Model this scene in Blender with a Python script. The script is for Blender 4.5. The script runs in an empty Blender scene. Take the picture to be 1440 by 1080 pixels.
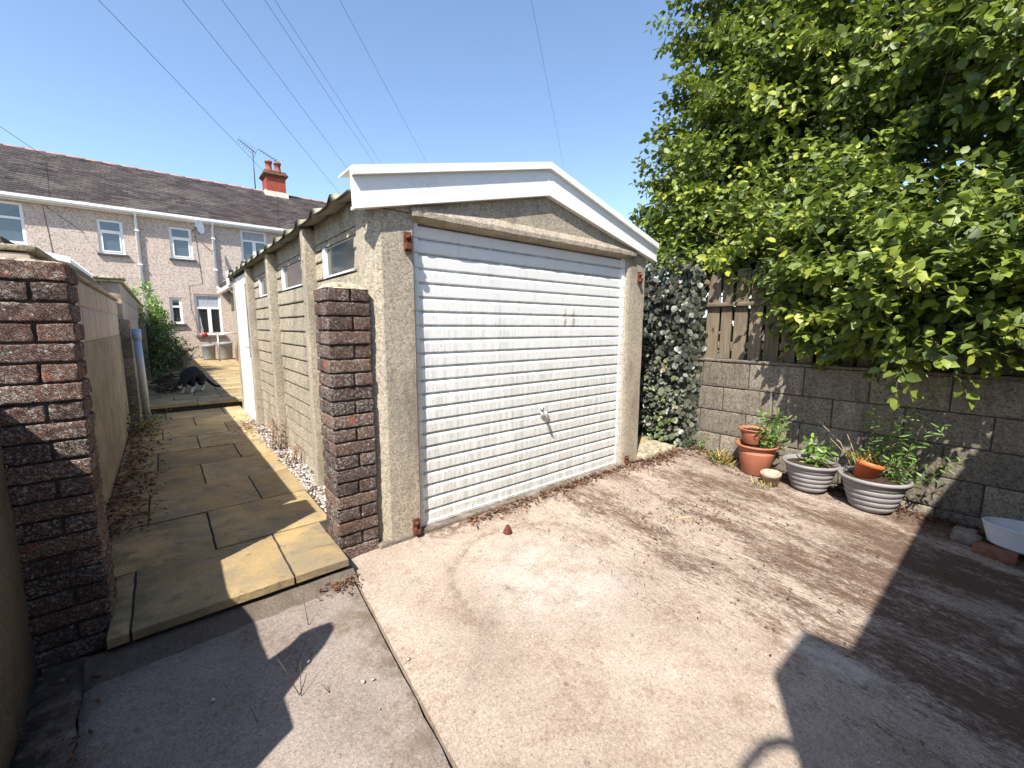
import bpy, math, random
import numpy as np
from mathutils import Vector, Matrix, noise as mnoise
random.seed(7); rng = np.random.default_rng(7)
S = bpy.context.scene
COL = S.collection
# ---------------------------------------------------------------- camera
cam_d = bpy.data.cameras.new('camera'); cam = bpy.data.objects.new('camera', cam_d); COL.objects.link(cam)
R_ = Vector((0.77138395, -0.63636309, 0.0029707)); U_ = Vector((0.08276045, 0.10494658, 0.99102821)); F_ = Vector((0.63096554, 0.7642174, -0.13361981))
CAM = Vector((-1.255, -2.46, 1.37))
cam.matrix_world = Matrix(((R_.x, U_.x, -F_.x, CAM.x), (R_.y, U_.y, -F_.y, CAM.y), (R_.z, U_.z, -F_.z, CAM.z), (0, 0, 0, 1)))
cam_d.sensor_width = 36; cam_d.lens = 594.63 / 1440 * 36
cam_d.clip_start = 0.02; cam_d.clip_end = 2000
S.camera = cam
# ---------------------------------------------------------------- light
SUN = Vector((.66, .385, -1.0)).normalized()          # the way the light travels
EL = math.asin(-SUN.z)
W = bpy.data.worlds.new('World'); S.world = W; W.use_nodes = True
wn = W.node_tree; bg = wn.nodes['Background']
sky = wn.nodes.new('ShaderNodeTexSky'); sky.sky_type = 'NISHITA'; sky.sun_disc = False
sky.sun_elevation = EL; sky.sun_rotation = math.atan2(-SUN.x, -SUN.y)
sky.altitude = 0; sky.air_density = 1.0; sky.dust_density = 0.6; sky.ozone_density = 2.0
wn.links.new(sky.outputs[0], bg.inputs[0]); bg.inputs[1].default_value = 0.125
sl = bpy.data.lights.new('sun', 'SUN'); sl.energy = 4.6; sl.angle = math.radians(0.53); sl.color = (1, .945, .86)
so = bpy.data.objects.new('sun', sl); COL.objects.link(so); so.rotation_euler = SUN.to_track_quat('-Z', 'Y').to_euler(); so.location = (-8, -6, 14)
S.view_settings.view_transform = 'Standard'; S.view_settings.look = 'None'; S.view_settings.gamma = 1
S.view_settings.exposure = 1.12; S.view_settings.use_curve_mapping = False
S.cycles.max_bounces = 8; S.cycles.transparent_max_bounces = 8

# ================================================================ materials
class NT:
    def __init__(s, name, rough=.8, spec=.3):
        s.m = bpy.data.materials.new(name); s.m.use_nodes = True
        s.t = s.m.node_tree; s.b = s.t.nodes['Principled BSDF']
        s.b.inputs['Roughness'].default_value = rough
        s.b.inputs['Specular IOR Level'].default_value = spec
        s.co = s.t.nodes.new('ShaderNodeTexCoord').outputs['Object']
    def n(s, k): return s.t.nodes.new(k)
    def put(s, inp, v):
        if isinstance(v, bpy.types.NodeSocket): s.t.links.new(v, inp)
        elif isinstance(v, (tuple, list)) and inp.type == 'RGBA' and len(v) == 3: inp.default_value = (*v, 1)
        else: inp.default_value = v
    def map(s, scale=(1, 1, 1), rot=(0, 0, 0), loc=(0, 0, 0), co=None):
        m = s.n('ShaderNodeMapping'); s.put(m.inputs['Vector'], co or s.co)
        m.inputs['Scale'].default_value = scale; m.inputs['Rotation'].default_value = rot; m.inputs['Location'].default_value = loc
        return m.outputs[0]
    def noise(s, scale, detail=4, rough=.6, co=None, dist=0):
        m = s.n('ShaderNodeTexNoise'); s.put(m.inputs['Vector'], co or s.co)
        m.inputs['Scale'].default_value = scale; m.inputs['Detail'].default_value = detail
        m.inputs['Roughness'].default_value = rough; m.inputs['Distortion'].default_value = dist
        return m.outputs[0]
    def vor(s, scale, out='Distance', feat='F1', co=None, rnd=1):
        m = s.n('ShaderNodeTexVoronoi'); s.put(m.inputs['Vector'], co or s.co); m.feature = feat
        m.inputs['Scale'].default_value = scale; m.inputs['Randomness'].default_value = rnd
        return m.outputs[out]
    def wave(s, scale, dist=2, det=2, co=None, dscale=1.5):
        m = s.n('ShaderNodeTexWave'); s.put(m.inputs['Vector'], co or s.co)
        m.inputs['Scale'].default_value = scale; m.inputs['Distortion'].default_value = dist
        m.inputs['Detail'].default_value = det; m.inputs['Detail Scale'].default_value = dscale
        return m.outputs[1]
    def ramp(s, f, stops, lin=True):
        m = s.n('ShaderNodeValToRGB'); s.put(m.inputs[0], f); e = m.color_ramp.elements
        while len(e) < len(stops): e.new(.5)
        for q, (p, c) in zip(e, stops):
            q.position = p; q.color = (c, c, c, 1) if isinstance(c, (int, float)) else (*c, 1)
        return m.outputs[0]
    def mix(s, f, a, b, mode='MIX'):
        m = s.n('ShaderNodeMix'); m.data_type = 'RGBA'; m.blend_type = mode
        s.put(m.inputs[0], f); s.put(m.inputs[6], a); s.put(m.inputs[7], b); return m.outputs[2]
    def math(s, op, a, b=0.0, c=0.0):
        m = s.n('ShaderNodeMath'); m.operation = op; s.put(m.inputs[0], a); s.put(m.inputs[1], b)
        if len(m.inputs) > 2: s.put(m.inputs[2], c)
        return m.outputs[0]
    def att(s, name='tint'):
        m = s.n('ShaderNodeAttribute'); m.attribute_name = name; return m.outputs['Fac']
    def xyz(s):
        m = s.n('ShaderNodeSeparateXYZ'); s.put(m.inputs[0], s.co); return m.outputs
    def band(s, v, a, b):      # 0 at a, 1 at b, clamped
        m = s.n('ShaderNodeMapRange'); m.clamp = True; m.interpolation_type = 'SMOOTHSTEP'; s.put(m.inputs[0], v)
        m.inputs[1].default_value = a; m.inputs[2].default_value = b; return m.outputs[0]
    def bump(s, h, strength=.5, dist=.01):
        m = s.n('ShaderNodeBump'); m.inputs['Strength'].default_value = strength; m.inputs['Distance'].default_value = dist
        s.put(m.inputs['Height'], h)
        old = s.b.inputs['Normal']
        if old.is_linked: s.put(m.inputs['Normal'], old.links[0].from_socket)
        s.put(old, m.outputs[0])
    def col(s, c): s.put(s.b.inputs['Base Color'], c); return s
    def rough(s, v): s.put(s.b.inputs['Roughness'], v)

def plain(name, c, rough=.7, spec=.3, var=.15, scale=30, metal=0):
    t = NT(name, rough, spec); t.b.inputs['Metallic'].default_value = metal
    a = tuple(x * (1 - var) for x in c); b = tuple(min(1, x * (1 + var)) for x in c)
    t.col(t.ramp(t.noise(scale, 5, .65), [(.3, a), (.7, b)])); return t.m

def concrete_ground(name, light, dark, stain_shade, stained=True):
    t = NT(name, .9, .2); x, y, z = t.xyz()
    c = t.ramp(t.noise(1.3, 6, .62), [(.3, dark), (.62, light)])
    fine = t.math('ADD', t.math('MULTIPLY', t.noise(85, 4, .85), .6), t.math('MULTIPLY', t.noise(230, 2, .8), .4))
    c = t.mix(.9, c, t.ramp(fine, [(.35, .24), (.45, .82), (.55, 1.06), (.66, 1.55)]), 'MULTIPLY')
    c = t.mix(t.ramp(t.vor(60), [(.06, .55), (.2, 0)]), c, tuple(v * .45 for v in dark))
    c = t.mix(t.ramp(t.vor(23, co=t.map((1, 1, 1), loc=(4, 2, 0))), [(.05, .5), (.11, 0)]), c, (.1, .085, .07))
    mo = t.math('ADD', t.math('MULTIPLY', t.noise(4.5, 8, .75), .7), t.math('MULTIPLY', t.noise(50, 3, .8), .3))
    c = t.mix(t.ramp(mo, [(.50, 0), (.62, .55)]), c, t.mix(1.0, c, (.55, .44, .35), 'MULTIPLY'))
    c = t.mix(t.ramp(t.math('ADD', t.vor(7.5), t.math('MULTIPLY', t.noise(30, 4, .8), .25)), [(.16, .65), (.22, 0)]), c, (.12, .088, .062))
    if stained:
        mp = t.map((2.3, .8, 1), (0, 0, math.radians(-6)))
        brush = t.noise(30, 4, .75, t.map((3.2, .42, 1), (0, 0, math.radians(-6))))
        c = t.mix(t.math('MULTIPLY', t.band(x, .2, 1.2), .7), c, t.mix(1.0, c, t.ramp(brush, [(.35, .45), (.52, 1.0), (.7, 1.25)]), 'MULTIPLY'))
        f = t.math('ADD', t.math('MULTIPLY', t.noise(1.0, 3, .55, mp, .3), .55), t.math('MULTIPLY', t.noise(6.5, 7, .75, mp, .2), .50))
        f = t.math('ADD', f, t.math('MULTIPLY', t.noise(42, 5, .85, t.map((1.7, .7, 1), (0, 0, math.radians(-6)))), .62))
        f = t.math('ADD', f, t.math('MULTIPLY', t.math('MULTIPLY', t.math('SUBTRACT', 1.0, t.band(y, -2.1, -1.6)), t.band(x, .4, 1.3)), .07))  # extra stain colour painted over the outbuilding's shadow area to deepen its shade
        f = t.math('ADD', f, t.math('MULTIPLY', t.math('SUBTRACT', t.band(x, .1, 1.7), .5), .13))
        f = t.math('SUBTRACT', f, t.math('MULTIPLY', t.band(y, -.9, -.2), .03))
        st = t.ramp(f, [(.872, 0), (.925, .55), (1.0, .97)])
        c = t.mix(st, c, t.mix(t.noise(60, 4, .7), stain_shade, tuple(v * 2.1 for v in stain_shade)))
        dx = t.math('SUBTRACT', x, .36); dy = t.math('SUBTRACT', y, -.86)
        rr = t.math('SQRT', t.math('ADD', t.math('MULTIPLY', dx, dx), t.math('MULTIPLY', dy, dy)))
        rr = t.math('ADD', rr, t.math('MULTIPLY', t.noise(5, 3), .10))
        ring = t.math('MULTIPLY', t.math('MULTIPLY', t.band(rr, .57, .60), t.math('SUBTRACT', 1.0, t.band(rr, .61, .67))), t.ramp(t.noise(22, 4, .7), [(.4, 0), (.6, .6)]))
        c = t.mix(t.math('MULTIPLY', ring, t.band(y, -1.1, -.8)), c, (.14, .10, .065))
        pale = t.math('MULTIPLY', t.math('SUBTRACT', 1.0, t.band(rr, .2, .62)), t.ramp(t.noise(6, 6, .75), [(.38, 0), (.6, .6)]))
        c = t.mix(pale, c, t.mix(1.0, (.50, .465, .42), t.ramp(fine, [(.36, .5), (.5, 1), (.66, 1.15)]), 'MULTIPLY'))
        # old plaster splash
        ex = t.math('MULTIPLY', t.math('SUBTRACT', x, .95), 5.5); ey = t.math('MULTIPLY', t.math('SUBTRACT', y, -2.03), 3.2)
        er = t.math('ADD', t.math('SQRT', t.math('ADD', t.math('MULTIPLY', ex, ex), t.math('MULTIPLY', ey, ey))), t.math('MULTIPLY', t.noise(9, 5, .7), .9))
        c = t.mix(t.math('MULTIPLY', t.math('SUBTRACT', 1.0, t.band(er, .7, 1.25)), t.ramp(t.noise(24, 5, .8), [(.36, .1), (.56, .75)])), c, (.44, .40, .35))
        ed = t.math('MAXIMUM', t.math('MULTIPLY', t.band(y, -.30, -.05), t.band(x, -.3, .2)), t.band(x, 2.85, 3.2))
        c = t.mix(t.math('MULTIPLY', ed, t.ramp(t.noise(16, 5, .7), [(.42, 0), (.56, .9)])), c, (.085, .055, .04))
    else:
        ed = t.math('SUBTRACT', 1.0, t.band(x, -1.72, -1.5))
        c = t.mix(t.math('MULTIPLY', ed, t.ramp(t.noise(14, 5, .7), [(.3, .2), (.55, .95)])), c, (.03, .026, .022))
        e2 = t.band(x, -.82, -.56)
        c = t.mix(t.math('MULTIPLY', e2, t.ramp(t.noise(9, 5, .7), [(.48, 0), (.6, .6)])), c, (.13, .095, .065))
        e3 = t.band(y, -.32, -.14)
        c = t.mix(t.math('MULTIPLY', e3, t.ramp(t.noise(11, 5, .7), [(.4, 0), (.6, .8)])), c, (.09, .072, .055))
    t.col(c)
    t.bump(t.noise(75, 3, .8), .6, .007); t.bump(t.noise(14, 5, .6), .35, .014)
    return t.m

M = {}
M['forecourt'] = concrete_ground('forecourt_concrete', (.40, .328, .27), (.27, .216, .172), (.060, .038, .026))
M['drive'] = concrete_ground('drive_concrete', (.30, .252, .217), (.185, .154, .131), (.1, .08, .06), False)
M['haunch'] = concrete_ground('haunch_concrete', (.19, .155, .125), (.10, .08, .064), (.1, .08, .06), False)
M['lane'] = concrete_ground('lane_concrete', (.40, .36, .31), (.26, .23, .2), (.1, .08, .06), False)
M['earth'] = plain('earth', (.12, .1, .07), .95, .1, .35, 3)
M['soil'] = plain('soil', (.05, .035, .025), .95, .1, .4, 60)

def mk_paving():
    t = NT('sandstone_paving', .85, .2); x, y, z = t.xyz()
    tint = t.att()
    c = t.ramp(t.math('ADD', t.math('MULTIPLY', t.noise(2.2, 5, .6), .75), t.math('MULTIPLY', tint, .3)),
               [(.35, (.29, .205, .105)), (.52, (.40, .285, .135)), (.72, (.48, .365, .195))])
    c = t.mix(.55, c, t.ramp(t.noise(90, 4, .75), [(.3, .6), (.6, 1.15)]), 'MULTIPLY')
    grey = t.ramp(t.noise(3.4, 8, .72), [(.44, 0), (.62, .75)])
    c = t.mix(grey, c, (.20, .175, .125))
    c = t.mix(t.ramp(t.noise(13, 6, .75), [(.55, 0), (.68, .7)]), c, (.115, .095, .06))
    lf = t.math('SUBTRACT', 1.0, t.band(x, -1.5, -1.05))
    c = t.mix(t.math('MULTIPLY', lf, t.ramp(t.noise(5, 5, .7), [(.4, 0), (.6, .7)])), c, (.11, .105, .06))
    t.col(c)
    t.bump(t.noise(26, 6, .65, t.map((1, 2.2, 1))), .5, .012); t.bump(t.noise(120, 3, .7), .3, .004)
    return t.m
M['paving'] = mk_paving()
M['joint'] = plain('joint_mortar', (.045, .04, .034), .95, .1, .4, 40)

def mk_aggregate(name, base, dots, scale=95, green=0, con=1.0, each=False):
    t = NT(name, .85, .25)
    n1 = t.noise(3, 6, .65)
    c = t.mix(n1, tuple(v * .78 for v in base), tuple(v * 1.12 for v in base))
    g = t.n('ShaderNodeSeparateColor'); t.put(g.inputs[0], t.vor(scale, 'Color'))
    c = t.mix(con * .8, c, t.ramp(g.outputs[0], [(.05, .30), (.25, .8), (.6, 1.1), (.95, 1.55)]), 'MULTIPLY')
    c = t.mix(.6 * con, c, t.ramp(t.noise(scale * 1.6, 3, .85), [(.33, .4), (.5, 1), (.66, 1.4)]), 'MULTIPLY')
    if each: c = t.mix(1.0, c, t.ramp(t.att(), [(0, .72), (.5, 1.0), (1, 1.22)]), 'MULTIPLY')
    st = t.ramp(t.noise(5, 7, .7, t.map((1, 1, .35))), [(.5, 0), (.68, .65)])
    c = t.mix(st, c, tuple(v * .38 for v in base))
    c = t.mix(.45, c, t.ramp(t.noise(28, 4, .75, t.map((1, 1, .12))), [(.33, .55), (.5, 1.0), (.68, 1.25)]), 'MULTIPLY') if green else c
    if green: c = t.mix(t.ramp(t.noise(7, 6, .7), [(.55, 0), (.7, green)]), c, (.12, .115, .06))
    t.col(c); t.bump(t.noise(scale, 3, .85), .7, .007)
    return t.m
M['post'] = mk_aggregate('exposed_aggregate', (.40, .345, .265), 0, 105, 0, .62)
M['panel'] = mk_aggregate('panel_concrete', (.37, .32, .24), 0, 80, .3, .8)
M['plainpanel'] = mk_aggregate('smooth_concrete', (.42, .385, .31), (.4, .36, .3), 60)
M['block'] = mk_aggregate('concrete_block', (.22, .19, .15), 0, 75, .2, .75, True)
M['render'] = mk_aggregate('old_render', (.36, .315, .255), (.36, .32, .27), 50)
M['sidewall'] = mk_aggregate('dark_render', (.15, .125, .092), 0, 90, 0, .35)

def mk_leftwall():
    t = NT('painted_block', .85, .2); x, y, z = t.xyz()
    up = t.band(z, 1.25, 1.262)
    c = t.mix(up, t.ramp(t.noise(4, 6, .7), [(.35, (.17, .145, .105)), (.65, (.29, .25, .19))]),
              t.ramp(t.noise(5, 5, .6, t.map((1, 3, .5))), [(.3, (.36, .29, .235)), (.7, (.47, .395, .33))]))
    c = t.mix(t.ramp(t.noise(9, 5, .7, t.map((1, 2.5, .3))), [(.52, 0), (.7, .45)]), c, (.16, .13, .1))
    t.col(c); t.bump(t.noise(70, 4, .7), .35, .006); return t.m
M['leftwall'] = mk_leftwall()

def mk_doorpaint():
    t = NT('white_door_paint', .42, .4); x, y, z = t.xyz()
    c = t.mix(t.noise(1.5, 4), (.74, .75, .73), (.80, .80, .785))
    streak = t.noise(20, 6, .7, t.map((1.6, 1, .13)))
    low = t.math('SUBTRACT', 1.0, t.band(z, .35, 1.9))
    f = t.ramp(t.math('ADD', t.math('MULTIPLY', streak, .8), t.math('MULTIPLY', low, .14)), [(.44, 0), (.64, .6)])
    c = t.mix(f, c, (.38, .365, .29))
    spots = t.ramp(t.math('ADD', t.math('MULTIPLY', t.noise(55, 5, .8, t.map((1, 1, .4))), .9), t.math('MULTIPLY', low, .05)), [(.565, 0), (.64, .8)])
    c = t.mix(spots, c, (.2, .2, .16))
    gr = t.math('MULTIPLY', t.band(x, .9, 1.8), t.math('SUBTRACT', 1.0, t.band(z, .25, .75)))
    c = t.mix(t.math('MULTIPLY', gr, t.ramp(t.noise(9, 5, .7, t.map((1, 1, .4))), [(.28, .1), (.56, .95)])), c, (.40, .385, .12))
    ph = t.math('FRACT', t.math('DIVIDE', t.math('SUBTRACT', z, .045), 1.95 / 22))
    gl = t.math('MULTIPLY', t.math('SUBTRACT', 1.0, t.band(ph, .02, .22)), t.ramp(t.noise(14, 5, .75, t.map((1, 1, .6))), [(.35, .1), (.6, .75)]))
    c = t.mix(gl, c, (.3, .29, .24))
    # two old mossy runs
    for cx in (.30, .40):
        r = t.math('MULTIPLY', t.math('SUBTRACT', 1.0, t.band(t.math('ABSOLUTE', t.math('SUBTRACT', x, cx)), .006, .022)),
                   t.math('MULTIPLY', t.band(z, 1.36, 1.39), t.math('SUBTRACT', 1.0, t.band(z, 1.44, 1.56))))
        c = t.mix(t.math('MULTIPLY', r, t.ramp(t.noise(40, 4, .7), [(.35, .2), (.6, .9)])), c, (.23, .2, .08))
    t.col(c); t.rough(t.ramp(t.noise(12, 4), [(.3, .35), (.7, .6)]))
    t.bump(t.noise(3, 3, .5), .12, .02); return t.m
M['door'] = mk_doorpaint()

def mk_pvc(name='white_pvc', dirt=.35):
    t = NT(name, .35, .45)
    c = t.mix(t.noise(2, 3), (.77, .77, .75), (.82, .82, .80))
    f = t.ramp(t.math('MULTIPLY', t.noise(4, 4, .6), t.noise(60, 5, .8)), [(.27, 0), (.40, dirt)])
    c = t.mix(f, c, (.36, .36, .33)); t.col(c); return t.m
M['pvc'] = mk_pvc()
M['pvcclean'] = plain('clean_white_pvc', (.80, .80, .79), .4, .4, .02, 3)
M['tub'] = plain('grey_tub', (.22, .23, .225), .5, .4, .2, 7)
M['rust'] = plain('rust', (.125, .045, .028), .9, .2, .5, 45)
M['steel'] = plain('galvanised_steel', (.42, .43, .43), .45, .5, .2, 30, .6)
M['darkmetal'] = plain('dark_metal', (.06, .06, .06), .5, .4, .3, 20)
M['wire'] = plain('wire_rubber', (.035, .04, .055), .6, .3, .1)

def mk_asbestos():
    t = NT('asbestos_sheet', .9, .2); x, y, z = t.xyz()
    c = t.ramp(t.noise(3, 6, .65), [(.3, (.27, .245, .185)), (.65, (.42, .385, .29))])
    c = t.mix(t.ramp(t.noise(2.5, 5, .65), [(.48, 0), (.68, .6)]), c, (.16, .16, .075))
    c = t.mix(t.ramp(t.noise(30, 5, .75), [(.60, 0), (.7, .6)]), c, (.06, .055, .045))
    c = t.mix(t.math('SUBTRACT', 1.0, t.band(t.math('ADD', x, t.math('MULTIPLY', t.noise(20, 4), .05)), -1.445, -1.41)), c, (.028, .025, .02))
    t.col(c); t.bump(t.noise(40, 4, .7), .4, .006); return t.m
M['asbestos'] = mk_asbestos()
M['moss'] = plain('moss', (.035, .033, .022), .95, .1, .5, 60)

def mk_brick():
    t = NT('rustic_brick', .9, .25); tint = t.att()
    c = t.ramp(t.math('ADD', t.math('MULTIPLY', tint, .55), t.math('MULTIPLY', t.noise(9, 6, .7), .55)),
               [(.3, (.085, .046, .035)), (.5, (.15, .078, .056)), (.68, (.215, .11, .075)), (.9, (.28, .145, .09))])
    dg = t.wave(34, 7, 5, t.map((1, 1, 1.25), (0, math.radians(40), math.radians(-20))), 2.6)
    dg = t.math('MULTIPLY', dg, t.ramp(t.noise(34, 5, .75), [(.34, .15), (.6, 1)]))
    c = t.mix(t.ramp(dg, [(.12, .8), (.5, 0)]), c, (.035, .025, .021))
    # lichen flecks and bloom
    lf = t.math('MULTIPLY', t.ramp(t.noise(75, 5, .85), [(.50, 0), (.57, 1)]), t.ramp(t.noise(6, 4, .65), [(.38, .2), (.58, 1)]))
    c = t.mix(t.math('MULTIPLY', lf, .85), c, (.44, .42, .38))
    c = t.mix(t.ramp(t.vor(24), [(.09, .8), (.15, 0)]), c, (.5, .48, .45))
    # spalled faces: fresh orange clay
    sp = t.math('ADD', t.noise(8, 4, .55, t.map((1, 1, 1.6))), t.math('MULTIPLY', t.band(tint, .93, .98), .10))
    c = t.mix(t.ramp(sp, [(.70, 0), (.72, .9)]), c, t.mix(t.noise(50, 4), (.30, .09, .05), (.42, .15, .09)))
    t.col(c)
    t.bump(dg, .75, .010); t.bump(t.noise(70, 5, .75), .6, .007); return t.m
M['brick'] = mk_brick()
M['mortar'] = plain('dark_mortar', (.075, .062, .05), .95, .1, .4, 60)
M['cap'] = mk_aggregate('mortar_cap', (.36, .31, .215), (.36, .32, .25), 45)

def mk_dash():
    t = NT('pebbledash', .9, .2); x, y, z = t.xyz()
    c = t.mix(t.noise(.7, 5), (.45, .365, .31), (.52, .43, .365))
    sp = t.vor(42, 'Color')
    g = t.n('ShaderNodeSeparateColor'); t.put(g.inputs[0], sp)
    c = t.mix(1.0, c, t.ramp(g.outputs[0], [(.06, .60), (.3, .94), (.62, 1.05), (.93, 1.22)]), 'MULTIPLY')
    st = t.ramp(t.noise(1.3, 6, .65, t.map((1, 1, .3))), [(.52, 0), (.75, .4)])
    c = t.mix(st, c, (.24, .165, .115))
    t.col(c); t.bump(t.vor(42), .15, .01); return t.m
M['dash'] = mk_dash()

def mk_slate():
    t = NT('roof_slate', .8, .3); tint = t.att()
    c = t.ramp(tint, [(0, (.016, .013, .013)), (.5, (.046, .037, .035)), (1, (.09, .074, .067))])
    c = t.mix(t.ramp(t.noise(.9, 6, .65), [(.5, 0), (.7, .7)]), c, (.125, .108, .095))
    c = t.mix(t.ramp(t.noise(.5, 5, .7, t.map((1, .3, .3), loc=(3, 1, 0))), [(.5, 0), (.66, .5)]), c, (.045, .026, .025))
    c = t.mix(t.math('MULTIPLY', t.ramp(t.noise(20, 5, .8), [(.6, 0), (.66, .9)]), t.ramp(t.noise(1.1, 4), [(.44, .1), (.6, 1)])), c, (.36, .34, .3))
    t.col(c); t.bump(t.noise(40, 4, .7), .4, .01); return t.m
M['slate'] = mk_slate()
M['redtile'] = plain('red_ridge_tile', (.36, .16, .12), .85, .2, .25, 12)
M['cement'] = plain('pale_cement', (.55, .48, .42), .9, .2, .15, 20)
def mk_chbrick():
    t = NT('red_chimney_brick', .85, .2)
    b = t.n('ShaderNodeTexBrick'); t.put(b.inputs['Vector'], t.map((1, 1, 1), (math.radians(90), 0, 0)))
    b.inputs['Scale'].default_value = 1; b.inputs['Brick Width'].default_value = .23; b.inputs['Row Height'].default_value = .08
    b.inputs['Mortar Size'].default_value = .006
    b.inputs['Color1'].default_value = (.30, .055, .038, 1); b.inputs['Color2'].default_value = (.37, .085, .055, 1); b.inputs['Mortar'].default_value = (.27, .09, .06, 1)
    c = t.mix(t.ramp(t.noise(14, 5, .7), [(.5, 0), (.65, .6)]), b.outputs[0], (.14, .035, .028)); t.col(c)
    t.bump(t.noise(30, 4), .4, .01); return t.m
M['chbrick'] = mk_chbrick()
M['chtop'] = plain('weathered_brick_corbel', (.17, .085, .055), .9, .2, .5, 9)
M['pot'] = plain('clay_pot', (.27, .095, .065), .8, .25, .15, 14)

def mk_glass(name, c, rough=.04):
    t = NT(name, rough, .8); t.b.inputs['IOR'].default_value = 1.7
    t.col(t.ramp(t.noise(1.6, 3), [(.3, tuple(v * .8 for v in c)), (.7, tuple(v * 1.2 for v in c))])); return t.m
M['glass'] = mk_glass('window_glass', (.05, .07, .085))
M['darkglass'] = mk_glass('dark_glass', (.022, .022, .022))
M['dustyglass'] = mk_glass('dusty_glass', (.022, .027, .028), .10)
def mk_net():
    t = NT('net_curtain', .8, .2)
    c = t.ramp(t.wave(9, 1.5, 2, t.map((1, 1, .1))), [(.3, (.2, .22, .24)), (.7, (.5, .52, .55))]); t.col(c); return t.m
M['net'] = mk_net()

def mk_wood(name, a, b, axis=2, grain=60):
    t = NT(name, .88, .2); sc = [1, 1, 1]; sc[axis] = .05
    g = t.noise(grain, 5, .7, t.map(tuple(sc)))
    c = t.ramp(t.math('ADD', t.math('MULTIPLY', g, .8), t.math('MULTIPLY', t.att(), .25)), [(.36, a), (.75, b)])
    c = t.mix(t.ramp(t.vor(5, co=t.map(tuple(1 if k != axis else .45 for k in range(3)))), [(.05, .75), (.09, 0)]), c, tuple(v * .3 for v in a))
    c = t.mix(t.ramp(t.noise(2.5, 5, .7), [(.5, 0), (.7, .5)]), c, tuple(v * .55 for v in a))
    t.col(c); t.bump(g, .5, .006); return t.m
M['fence'] = mk_wood('weathered_fence_wood', (.105, .083, .058), (.27, .218, .155))
M['rail'] = mk_wood('weathered_rail_wood', (.12, .096, .068), (.28, .23, .165), 1)
M['brownwood'] = mk_wood('brown_timber', (.06, .04, .028), (.13, .09, .06), 0)
M['palewood'] = mk_wood('pale_timber', (.3, .22, .14), (.5, .38, .26), 2)

def mk_leaf(name, a, b, trans, rough=.42, spec=.45, back=None, bump=True):
    t = NT(name, rough, spec); tint = t.att()
    c = t.ramp(tint, [(0, a), (.75, b), (1, tuple(min(1, v) for v in (b[0] * 1.75, b[1] * 1.45, b[2] * 1.1)))])
    geo = t.n('ShaderNodeNewGeometry')
    if back is not None: c = t.mix(geo.outputs['Backfacing'], c, back)
    t.col(c)
    tr = t.n('ShaderNodeBsdfTranslucent'); t.put(tr.inputs[0], t.mix(1.0, c, trans, 'MULTIPLY'))
    mx = t.n('ShaderNodeAddShader')
    out = t.t.nodes['Material Output']
    t.t.links.new(t.b.outputs[0], mx.inputs[0]); t.t.links.new(tr.outputs[0], mx.inputs[1]); t.t.links.new(mx.outputs[0], out.inputs[0])
    return t.m
M['leaf'] = mk_leaf('willow_leaf', (.022, .044, .011), (.145, .185, .028), (.72, .70, .14), .48, .3, back=(.07, .10, .042))
M['leafdark'] = mk_leaf('bush_leaf', (.018, .036, .012), (.045, .075, .02), (.5, .6, .2))
M['ivy'] = mk_leaf('silver_ivy_leaf', (.020, .025, .018), (.125, .13, .095), (.10, .13, .05), .42, .45)
M['ivygreen'] = mk_leaf('green_ivy_leaf', (.03, .05, .018), (.085, .12, .035), (.4, .4, .12))
M['weed'] = mk_leaf('weed_leaf', (.05, .11, .02), (.12, .2, .04), (.8, .9, .3))
M['grass'] = mk_leaf('dry_grass', (.12, .15, .04), (.34, .30, .13), (.5, .5, .3), .7, .2)
M['redweed'] = mk_leaf('red_weed', (.09, .03, .025), (.22, .08, .06), (.5, .3, .2), .7, .2)
M['bark'] = plain('bark', (.085, .065, .045), .9, .2, .4, 25)
M['twig'] = plain('green_twig', (.10, .085, .04), .8, .2, .3, 25)
M['deadleaf'] = mk_leaf('dead_leaf', (.05, .026, .018), (.13, .07, .045), (.2, .15, .1), .85, .15)
M['terracotta'] = plain('terracotta_plastic', (.37, .135, .075), .6, .3, .12, 9)
M['orange'] = plain('orange_plastic', (.58, .14, .05), .5, .4, .08, 9)
M['greyplastic'] = plain('grey_plastic', (.235, .222, .22), .6, .3, .22, 9)
M['oldplastic'] = plain('flaking_pot', (.36, .28, .22), .8, .3, .5, 40)
M['trough'] = plain('pale_blue_metal', (.52, .54, .57), .45, .5, .08, 9)
M['stone'] = plain('rough_stone', (.19, .16, .14), .9, .2, .4, 12)
M['redbrick'] = plain('loose_red_brick', (.20, .09, .06), .9, .2, .3, 20)
M['bluepipe'] = None
t = NT('grey_pipe', .5, .4); x, y, z = t.xyz()
t.col(t.mix(t.band(z, .72, .98), t.ramp(t.noise(8, 4), [(.3, (.27, .25, .23)), (.7, (.4, .38, .35))]), (.2, .3, .42))); M['bluepipe'] = t.m
M['gravel'] = NT('gravel', .85, .25)
t = M['gravel']; t.col(t.ramp(t.att(), [(0, (.15, .12, .1)), (.45, (.32, .275, .235)), (1, (.56, .52, .48))])); M['gravel'] = t.m
M['red'] = plain('red_plastic', (.4, .05, .03), .5, .4, .1)
M['felt'] = plain('roof_felt', (.05, .047, .042), .9, .2, .4, 20)
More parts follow.
